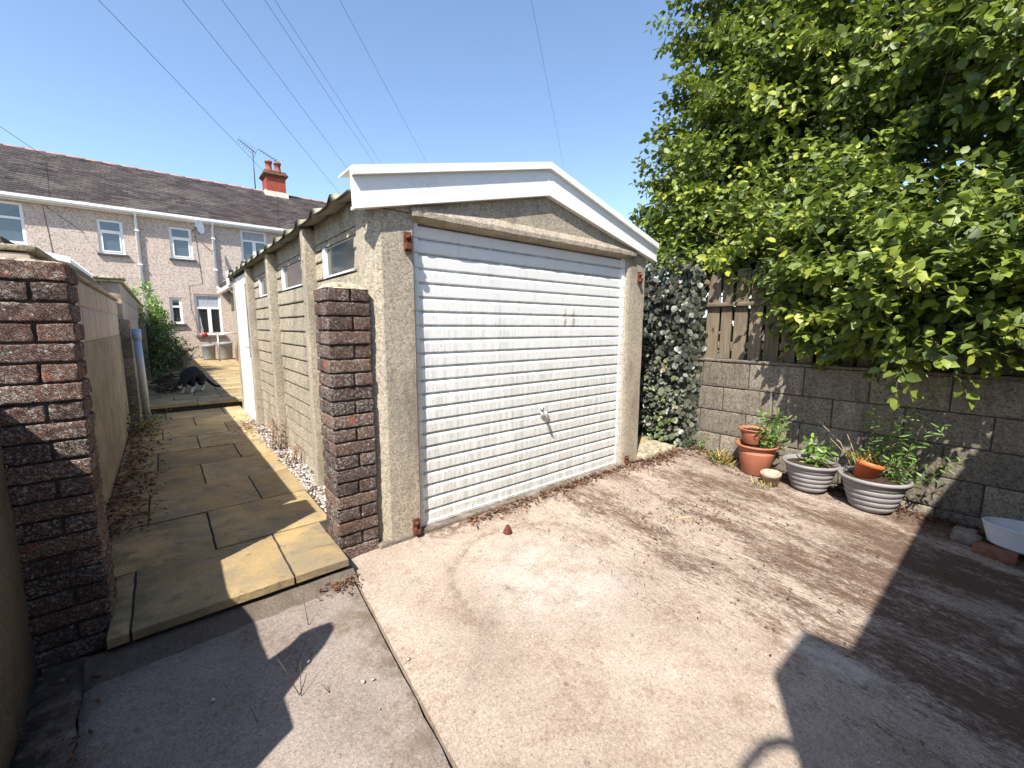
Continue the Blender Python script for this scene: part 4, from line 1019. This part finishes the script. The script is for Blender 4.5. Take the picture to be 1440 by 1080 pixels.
tl = Matrix.Rotation(math.radians(14), 3, 'Y') @ Matrix.Rotation(math.radians(10), 3, 'X')
m = MB(); m.lathe([(0, 0), (.066, 0), (.086, .10), (.095, .102), (.098, .135), (.090, .136), (.08, .10), (0, .098)], P_or, 28, tilt=tl); m.build('pot_body', 'orange', t)
P_tn = (2.855, -1.13, zb(2.855, -1.13)); t = thing('plant_pot', 'tiny flaking old pot with dead leaves in front of the terracotta pot', 'plant pot', P_tn)
m = MB(); m.lathe([(0, 0), (.058, 0), (.072, .085), (.08, .088), (.083, .112), (.075, .113), (.066, .085), (0, .08)], P_tn, 24, tilt=Matrix.Rotation(math.radians(-7), 3, 'Y')); m.build('pot_body', 'oldplastic', t)
t = thing('metal_trough', 'pale blue ribbed oval trough resting on a brick at the right edge', 'trough', (2.92, -2.62, -.05))
m = MB(); pr_ = [(0, 0), (.80, 0)]
for k in range(9):
    pr_ += [(.82 + .016 * k, .008 + .0135 * k), (.862 + .016 * k, .0125 + .0135 * k), (.862 + .016 * k, .0165 + .0135 * k)]
pr_ += [(1.0, .135), (1.02, .14), (1.0, .146), (.96, .14), (.84, .03), (0, .025)]
m.lathe([(r * .135, z) for r, z in pr_], (2.93, -2.63, -.045), 40, 1.0, 1.75); m.build('trough_body', 'trough', t)
m = MB(); m.rbox(2.79, 2.90, -2.57, -2.37, -.125, -.05, .012, .005, .03); tag(m.build('loose_brick', 'redbrick'), 'worn red brick propping up the pale blue trough', 'brick')
m = MB(); m.rbox(2.88, 3.08, -2.40, -2.26, -.13, -.02, .045, .022, .025, freq=11); tag(m.build('stone', 'stone'), 'rough grey brown stone lying by the wall left of the trough', 'stone')

# ================================================================ plants
def stalks(name, label, base, n, h, spread, leaf, lw, mat, cat='weed', lean=(0, 0), up=.4, group=None, per=None, droop=.2):
    t = thing(name, label, cat, base, group); L = Leaves()
    for _ in range(n):
        b = Vector(base) + Vector((random.gauss(0, spread), random.gauss(0, spread), 0)); d = Vector((lean[0] + random.gauss(0, .16), lean[1] + random.gauss(0, .16), 1))
        hh = h * random.uniform(.55, 1.1); L.twig(b, d, hh, per or max(6, int(hh / .022)), leaf, lw, up, droop, r=.0028, spread=.95)
    L.build('foliage', mat, t); return t
def tuft(name, label, base, n, h, sp, mat, cat='grass tuft', group=None):
    t = thing(name, label, cat, base, group); L = Leaves()
    for _ in range(n):
        b = Vector(base) + Vector((random.gauss(0, sp * .4), random.gauss(0, sp * .4), 0)); a = random.uniform(0, 6.28)
        d = Vector((math.cos(a) * .6, math.sin(a) * .6, random.uniform(.5, 1.4))); L.one(b, d, (-math.cos(a), -math.sin(a), .4), h * random.uniform(.5, 1.1), .0045 + .003 * random.random(), random.random())
    L.build('foliage', mat, t); return t
q = P_big; stalks('potted_weed', 'leafy green weed growing out of the large terracotta pot', (q[0] + .02, q[1] - .10, q[2] + .24), 11, .38, .04, .075, .26, 'weed', 'potted plant', (-.05, -.22))
q = P_sm; tuft('dry_grass', 'short dry grass on top of the small faded pot', (q[0], q[1], q[2] + .11), 30, .07, .14, 'grass', 'potted plant')
q = P_g1; stalks('potted_plant', 'wilting pale green plant in the nearer ribbed grey pot', (q[0] + .01, q[1] - .03, q[2] + .21), 7, .26, .045, .08, .42, 'weed', 'potted plant', (.0, -.06), droop=.9)
q = P_g2; stalks('potted_weed', 'tall narrow leaved weeds at the back of the larger grey pot', (q[0] + .12, q[1] - .05, q[2] + .23), 6, .80, .03, .095, .17, 'weed', 'potted plant', (.03, -.03))
stalks('potted_weed', 'bright weed leaning to the right out of the larger grey pot', (q[0] + .02, q[1] - .13, q[2] + .23), 6, .34, .04, .08, .22, 'weed', 'potted plant', (.0, -.65))
q = P_or; tuft('dry_grass', 'yellow grass growing from the orange pot', (q[0] + .02, q[1] + .03, q[2] + .12), 60, .13, .09, 'grass', 'potted plant')
t = thing('dry_stalks', 'bare dry stalks arching out of the larger grey pot', 'dead stalk', (3.0, -1.72, .15)); m = MB()
for dx, dy, h in ((.1, .32, .42), (.12, .12, .34), (.05, .22, .30)):
    m = MB(); m.tube([(3.02, -1.70, .14), (3.02 + dx * .5, -1.70 + dy * .45, .14 + h * .65), (3.02 + dx, -1.70 + dy, .14 + h)], .0028, 4); m.build('stem', 'palewood', t)
for k, (x, y, n, h, l) in enumerate(((2.98, -.62, 70, .17, 'dry grass tuft left of the large terracotta pot'), (2.74, -1.10, 34, .07, 'low grass tuft in front of the tiny flaking pot'), (-1.52, 4.5, 40, .15, 'grass tuft at the foot of the grey pipe'), (-1.40, 5.0, 24, .10, 'bright grass tuft on the step edge beside the pipe'))):
    tuft('grass_tuft', l, (x, y, zb(x, y) if y < 0 else .1), n, h, .13, 'grass' if k != 3 else 'weed', group='grass tufts in the cracks')
stalks('wall_weed', 'green weeds at the foot of the first pier on the left wall', (-1.56, 4.2, .1), 16, .42, .08, .055, .3, 'leafdark', 'weed')
stalks('red_weed', 'dry reddish weed at the base of the middle garage post', (-.42, 2.42, .1), 16, .40, .05, .03, .4, 'redweed', 'weed')
stalks('red_weed', 'low reddish weed in the gravel beside the near garage bay', (-.39, 1.85, .1), 9, .16, .06, .03, .4, 'redweed', 'weed')
stalks('wall_weed', 'small green weed at the corner between ivy and block wall', (3.18, -.28, .02), 10, .16, .04, .035, .5, 'weed', 'weed')
t = thing('dry_stalks', 'thin upright grass stalks growing from a crack in the shaded drive', 'dead stalk', (-.95, -.7, -.04)); m = MB()
for x, y, dx, dy, h in ((-.955, -.80, -.06, .03, .17), (-.95, -.81, .01, .03, .13), (-.94, -.68, .06, .04, .10), (-.83, -.44, -.01, .04, .15), (-1.10, -.83, -.02, .02, .07), (-.86, -.86, -.03, .02, .05)):
    z = gz(x, y); m = MB(); m.tube([(x, y, z), (x + dx * .5, y + dy * .5, z + h * .55), (x + dx, y + dy, z + h)], [.0016, .0013, .0008], 4); m.build('stem', 'bark', t)

def fill(L, ell, ntw, ll, lw, tl_, per, rmin=.55, up=.7, dr=.3, upw=.35, keep=None, r=.004, tint=(0, 1), spray=0):
    """twigs spread through ellipsoids; spray > 0 fans that many side twigs along a shared branch"""
    vol = [e[3] * e[4] * e[5] * (e[6] if len(e) > 6 else 1) for e in ell]; tot = sum(vol)
    for e, v in zip(ell, vol):
        c = Vector(e[:3]); R = Vector(e[3:6]); seedv = Vector((random.uniform(0, 50),) * 3); k = 0; want = int(ntw * v / tot / (spray * .75 if spray else 1))
        while k < want:
            d = Vector((random.gauss(0, 1), random.gauss(0, 1), random.gauss(0, 1))).normalized(); f = rmin + (1 - rmin) * random.random() ** .6
            lump = 1 + .30 * mnoise.noise(d * 2.3 + seedv) + .14 * mnoise.noise(d * 6 + seedv)
            p = c + Vector((d.x * R.x, d.y * R.y, d.z * R.z)) * f * lump
            k += 1
            if keep and not keep(p): continue
            o = Vector((d.x / R.x, d.y / R.y, d.z / R.z)).normalized()
            dd = o * .75 + Vector((0, 0, upw)) + Vector((random.gauss(0, .35), random.gauss(0, .35), random.gauss(0, .3)))
            dd.normalize(); q_ = .5 + .9 * mnoise.noise(p * 1.9) + random.gauss(0, .08); tt = (max(0, min(tint[1], q_ - .2)), max(0, min(tint[1], q_ + .25)))
            if not spray:
                L.twig(p - dd * tl_ * .4, dd, tl_ * random.uniform(.6, 1.25), per, ll, lw, up, dr, tt, r, out=o); continue
            # a branchlet with side shoots lying roughly in one plane
            BL = tl_ * random.uniform(1.1, 1.9); p0 = p - dd * BL * .6; side = dd.cross(Vector((random.gauss(0, .3), random.gauss(0, .3), 1))).normalized()
            sc = random.uniform(.8, 1.25)
            for j in range(spray):
                fr = (j + .6) / spray; sg = 1 if j % 2 else -1; ang = random.uniform(.5, .95) * (1.1 - .5 * fr)
                sd_ = (dd * math.cos(ang) + side * sg * math.sin(ang) + Vector((0, 0, random.gauss(.05, .12)))).normalized()
                q0 = p0 + dd * BL * fr
                if keep and not keep(q0): continue
                L.twig(q0, sd_, tl_ * (1.05 - .55 * fr) * random.uniform(.7, 1.1), max(4, int(per * (1 - .4 * fr))), ll * sc, lw, up, dr, tt, r * .8, out=o)
            q0 = p0 + dd * BL
            L.twig(p0 + dd * BL * .55, dd, BL * .65, per, ll * sc, lw, up, dr, tt, r * 1.3, out=o)
            L.tw.tube([p0 + dd * BL * .05, p0 + dd * BL * .6], [r * 1.9, r * 1.3], 4, .3, False)

# the big goat willow behind the fence
T = thing('willow_tree', 'big leafy goat willow spreading over the fence and wall at upper right', 'tree', (4.9, -.9, 0))
m = MB(); ends = []
def limb(p, d, L, r, depth):
    pts = [Vector(p)]; rs = [r]; q = Vector(p); d = Vector(d).normalized()
    for i in range(6):
        d = (d + Vector((random.gauss(0, .13), random.gauss(0, .13), random.gauss(.03, .09)))).normalized(); q = q + d * L / 6; pts.append(q.copy()); rs.append(r * (1 - .6 * (i + 1) / 6))
    m.tube(pts, rs, 8 if r > .03 else 5)
    if depth:
        for k in range(3 if depth > 1 else 4):
            i = random.randint(2, 6); a = random.uniform(0, 6.28)
            limb(pts[i], d * .7 + Vector((math.cos(a) * .8, math.sin(a) * .8, random.uniform(0, .5))), L * .62, rs[i] * .7, depth - 1)
for b, d in (((5.6, -.7, -.1), (-.02, .08, 1)), ((5.8, -1.3, -.1), (.1, -.1, 1)), ((5.7, -2.2, -.1), (-.04, -.15, 1)), ((5.5, .1, -.1), (-.05, .1, 1))):
    limb(b, d, 2.7, .07, 2)
tk = m.build('trunk', 'bark', T)
L = Leaves()
ell = [(4.2, .42, 2.5, .5, .55, .45), (4.6, .85, 3.35, .55, .5, .6), (4.85, .50, 4.3, .6, .6, .6), (5.0, .55, 5.4, .7, .6, .7), (5.1, -.5, 4.4, 1.0, 1.2, 1.5),
       (4.0, -.05, 2.35, .5, .7, .42), (3.95, -1.0, 2.5, .55, .75, .55), (3.15, -1.72, 1.66, .42, .46, .36), (3.4, -1.22, 1.68, .30, .36, .28), (3.05, -2.05, 1.62, .38, .36, .36), (3.1, -2.45, 1.75, .36, .4, .45),
       (4.5, -1.1, 3.0, .55, .7, .6), (4.2, -1.5, 3.9, .7, .8, .5), (3.8, -2.25, 3.55, .5, .5, .42), (3.8, -.15, 2.26, .40, .75, .22), (3.42, -1.25, 1.55, .26, .30, .22), (3.35, -1.1, 2.05, .3, .3, .25), (3.35, -1.5, 2.1, .35, .4, .3), (3.02, -1.95, 1.38, .30, .34, .18), (3.1, -2.35, 1.5, .30, .35, .25), (4.3, .1, 3.1, .6, .7, .6), (4.2, -2.6, 2.9, .5, .6, .6), (4.6, -.4, 4.0, .7, .9, .7), (4.5, -2.4, 4.6, .9, .9, .9), (3.6, -1.6, 2.05, .40, .8, .35)]
for e in ell:
    area = (e[3] * e[4] + e[4] * e[5] + e[3] * e[5]) / 3
    fill(L, [e], int(400 * area) + 60, .100 if e[0] < 4.3 else .108, .62, .44, 11, .30, .75, .35, .28, spray=6, keep=lambda p: not (p.x < 3.42 and p.z < 1.12))
# inner and far foliage that closes the crown
fill(L, [(5.7, -.8, 2.7, 1.1, 2.1, 1.4), (6.0, -.8, 4.4, 1.2, 2.2, 1.6), (4.3, -1.3, 1.5, .45, 1.9, .85, 5), (5.6, -2.6, 3.2, 1.2, 1.0, 2.2)], 1000, .15, .7, .5, 11, .15, .6, .3, .2)
# long shoots standing out of the crown
for _ in range(70):
    e = random.choice(ell); a = random.uniform(2.2, 4.6); p = Vector((e[0] + math.cos(a) * e[3] * .9, e[1] + math.sin(a) * e[4] * .9, e[2] + random.uniform(-.3, .8) * e[5]))
    if p.z < 1.7: continue
    L.twig(p, (math.cos(a) * .5, math.sin(a) * .5, .9), random.uniform(.45, .8), 13, .075, .55, .7, .2, (.5, 1), .004)
L.build('crown', 'leaf', T)

# ivy curtain on the boundary wall between the garage and the fence
T = thing('ivy_hedge', 'dark silver grey ivy curtain hanging over the boundary wall beside the garage', 'ivy', (3.3, .6, 0))
m = MB(); m.box(3.28, 3.42, -.12, 3.4, -.05, 1.9); m.build('backing_wall', 'mortar', T)
L = Leaves()
for _ in range(5200):
    y = random.uniform(-.16, 2.2) if random.random() < .85 else random.uniform(2.2, 3.3); z = random.uniform(.05, 2.02); lo = z < 1.05
    lump = .15 * mnoise.noise(Vector((y * 2.2, z * 2.2, 4))) + .05 * mnoise.noise(Vector((y * 6, z * 6, 1)))
    x = 3.20 - abs(random.gauss(0, .035)) - lump - (.03 if lo else 0)
    d = Vector((-.25 + random.gauss(0, .25), random.gauss(0, .45), -1)) if not lo else Vector((-.4 + random.gauss(0, .5), random.gauss(0, .6), -.6))
    nn = Vector((-1, -.15, .35 if not lo else .9)) + Vector((random.gauss(0, .3),) * 1 + (random.gauss(0, .4), random.gauss(0, .35)))
    s = random.uniform(.045, .085); tn = min(1, max(0, random.gauss(.24, .2) + (.22 if lo else 0) + .25 * mnoise.noise(Vector((y * 3, z * 3, 9)))))
    L.one((x, y, z), d, nn, s, s * .85, tn)
for _ in range(900):      # the end return by the fence, and the ragged top
    z = random.uniform(.05, 2.0); s = random.uniform(.045, .08)
    L.one((3.18 + random.uniform(-.06, .14), -.15 - abs(random.gauss(0, .03)), z), (random.gauss(0, .4), -.2, -1), (-.6 + random.gauss(0, .3), -.8, .4), s, s * .85, min(1, max(0, random.gauss(.35, .25))))
for _ in range(70):
    y = random.uniform(-.2, 1.4); z = random.uniform(.5, 2.02); L.twig((3.10 - random.random() * .08, y, z), (-.55, random.gauss(0, .5), random.gauss(-.1, .5)), random.uniform(.12, .3), 6, .055, .8, .5, .7, (.2, .8), .003)
for _ in range(60):
    L.twig((3.2 + random.gauss(0, .06), random.uniform(-.2, 1.2), 1.98), (random.gauss(-.3, .4), random.gauss(0, .5), .5), random.uniform(.1, .25), 5, .055, .8, .5, .7, (.2, .8), .003)
L.build('foliage', 'ivy', T)
L = Leaves()
for _ in range(130):
    y = random.uniform(-.1, 1.3); z = random.uniform(.08, .95) * random.random() ** .5; L.one((3.09 - random.random() * .05, y, z), (-.5, random.gauss(0, .6), -.5), (-.8, -.2, .8), .07, .055, random.random())
L.build('green_leaves', 'ivygreen', T)

# bush and sapling by the house end of the left wall
T = thing('bush', 'dark green bramble bush sprawling from the left wall near the house', 'bush', (-1.1, 10.5, .2)); L = Leaves()
fill(L, [(-1.36, 10.8, .95, .30, 1.5, .70), (-1.1, 11.8, .60, .38, 1.2, .45), (-1.42, 9.7, .6, .12, .6, .5)], 760, .075, .55, .4, 9, .4, .7, .3, .5, keep=lambda p: p.z > .22, r=.004)
L.build('foliage', 'leafdark', T)
T = thing('sapling', 'thin light green sapling rising above the bush against the house', 'sapling', (-1.35, 9.6, .2)); L = Leaves(); m = MB()
for k in range(3):
    x, y = -1.44 + .1 * k, 10.1 + .3 * k; m.tube([(x, y, .2), (x + .03, y, 1.3), (x + .05, y - .05, 2.35 - .3 * k)], [.014, .01, .004], 6)
    for j in range(26): z = 1.1 + j * .05 - .3 * k * j / 26; a = j * 2.4; L.twig((x + .04, y, z), (math.cos(a), math.sin(a), .35), .22 - .005 * j, 5, .10, .5, .7, .3, (.4, 1), .003)
m.build('trunk', 'bark', T); L.build('crown', 'weed', T)
# plants on the neighbour's side showing over the wall
T = thing('wall_plant', 'small yellow green plant on top of the left boundary wall', 'plant', (-1.68, 9.0, 1.95)); L = Leaves()
fill(L, [(-1.68, 9.2, 2.02, .10, .8, .10)], 50, .06, .5, .16, 6, .2, keep=lambda p: p.z > 1.95); L.build('foliage', 'weed', T)

# leaf litter: fallen leaves along the wall foot, the sill and over the slab
L = Leaves()
def litter(n, fx, fy, s0=.018, s1=.045):
    for _ in range(n):
        x, y = fx(), fy(); a = random.uniform(0, 6.28); s = random.uniform(s0, s1)
        L.one((x, y, gz(x, y) + .012 + random.random() * .014), (math.cos(a), math.sin(a), random.gauss(0, .25)), (random.gauss(0, .4), random.gauss(0, .4), 1), s, s * random.uniform(.25, .5), random.random())
litter(1500, lambda: 3.26 - abs(random.gauss(0, .13)), lambda: random.uniform(-3.3, -.2)); litter(800, lambda: random.uniform(.3, 3.0), lambda: -.075 - abs(random.gauss(0, .05)))
litter(350, lambda: random.gauss(2.55, .3), lambda: -.16 - abs(random.gauss(0, .07))); litter(420, lambda: random.uniform(.6, 3.2), lambda: random.uniform(-2.6, -.2), .010, .026)
litter(160, lambda: random.gauss(1.62, .22), lambda: random.gauss(-.95, .14), .012, .03); litter(120, lambda: random.gauss(-.62, .05), lambda: -.2 - abs(random.gauss(0, .06)), .012, .03)
litter(320, lambda: random.uniform(-1.74, -1.56), lambda: random.uniform(-2, -.1), .012, .035)
L.build('leaf_litter', 'deadleaf', None, 'stuff')
L = Leaves()
for _ in range(1300):
    x, y = -1.63 + abs(random.gauss(0, .13)), random.uniform(.9, 5.0); a = random.uniform(0, 6.28); s = random.uniform(.015, .05)
    L.one((x, y, .105 + random.random() * .03), (math.cos(a), math.sin(a), random.gauss(0, .4)), (random.gauss(0, .5), random.gauss(0, .5), 1), s, s * .4, random.random())
for _ in range(260):
    x, y = random.gauss(-.47, .09), random.gauss(3.7, .35); a = random.uniform(0, 6.28); s = random.uniform(.015, .04)
    L.one((x, y, .105 + random.random() * .01), (math.cos(a), math.sin(a), random.gauss(0, .3)), (random.gauss(0, .4), random.gauss(0, .4), 1), s, s * .4, random.random())
L.build('path_litter', 'deadleaf', None, 'stuff')
m = MB(); pebbles(m, 70, lambda: random.uniform(-1.7, 3.0), lambda: random.uniform(-2.4, -.2), lambda x, y: gz(x, y) + .006, .004, .012); m.build('stone_chips', 'gravel', None, 'stuff')
m = MB(); x, y = .438, -.369; m.lathe([(.03, 0), (.032, .004), (.014, .05), (.010, .055), (0, .056)], (x, y, gz(x, y) + .004), 12); tag(m.build('rusty_cone', 'rust'), 'small rusty cone lying on the concrete before the garage door', 'metal cone')
m = MB(); m.prism([(1.50, -.95), (1.66, -1.02), (1.665, -1.0), (1.52, -.93)], 2, gz(1.6, -1) + .006, gz(1.6, -1) + .02); tag(m.build('wood_offcut', 'palewood'), 'thin splinter of wood lying on the stained concrete', 'wood offcut')

# ================================================================ cat
cz = .232
CT = thing('cat', 'black and white cat standing with lowered head on the upper path', 'cat', (-.90, 6.75, cz))
CT.rotation_euler = (0, 0, math.radians(-34)); CT.scale = (1.2, 1.2, 1.25)
V = [(0, .13, .215), (0, .04, .265), (0, -.06, .262), (0, -.13, .225), (0, -.185, .17), (-.01, -.215, .125), (-.015, -.245, .098),
     (.055, .14, .17), (.07, .07, .12), (.06, .15, .07), (.058, .125, .015), (.058, .095, .012), (-.055, .14, .17), (-.07, .07, .12), (-.06, .15, .07), (-.058, .125, .015), (-.058, .095, .012),
     (.05, -.09, .17), (.05, -.075, .095), (.045, -.09, .016), (.045, -.115, .012), (-.05, -.10, .17), (-.05, -.11, .095), (-.05, -.14, .016), (-.05, -.165, .012),
     (.0, .19, .22), (.03, .25, .17), (.07, .30, .09), (.12, .34, .035), (.17, .37, .025)]
Ed = [(0, 1), (1, 2), (2, 3), (3, 4), (4, 5), (5, 6), (0, 7), (7, 8), (8, 9), (9, 10), (10, 11), (0, 12), (12, 13), (13, 14), (14, 15), (15, 16), (2, 17), (17, 18), (18, 19), (19, 20), (2, 21), (21, 22), (22, 23), (23, 24), (0, 25), (25, 26), (26, 27), (27, 28), (28, 29)]
Rd = [.082, .090, .080, .062, .050, .047, .024, .058, .042, .022, .018, .016, .058, .042, .022, .018, .016, .040, .025, .018, .018, .040, .025, .018, .018, .030, .024, .022, .020, .014]
m = MB()
for i, j in Ed:      # overlapping balls along the skeleton, fused into one surface by a voxel remesh
    p, q = Vector(V[i]), Vector(V[j]); n = max(2, int((q - p).length / .010))
    for k in range(n + 1):
        f = k / n; c = p.lerp(q, f); r = Rd[i] + (Rd[j] - Rd[i]) * f
        m.lathe([(r * math.sin(math.pi * a / 8), -r * math.cos(math.pi * a / 8)) for a in range(9)], c, 12)
bo = m.build('body', 'fur'); bo.parent = CT
rm = bo.modifiers.new('fuse', 'REMESH'); rm.mode = 'VOXEL'; rm.voxel_size = .007; rm.use_smooth_shade = True
sm_ = bo.modifiers.new('soft', 'SMOOTH'); sm_.iterations = 6; sm_.factor = .5
for s in (-1, 1):
    m = MB(); m.add([(s * .012 - .01, -.192, .165), (s * .046 - .01, -.190, .155), (s * .036 - .01, -.180, .212), (s * .028 - .01, -.172, .165)], [(0, 1, 2), (1, 3, 2), (3, 0, 2), (0, 3, 1)], .5); e = m.build('ear', 'fur'); e.parent = CT
    m = MB(); m.lathe([(0, -.007), (.007, 0), (0, .007)], (s * .021 - .012, -.252, .130), 8); e = m.build('eye', 'steel'); e.parent = CT
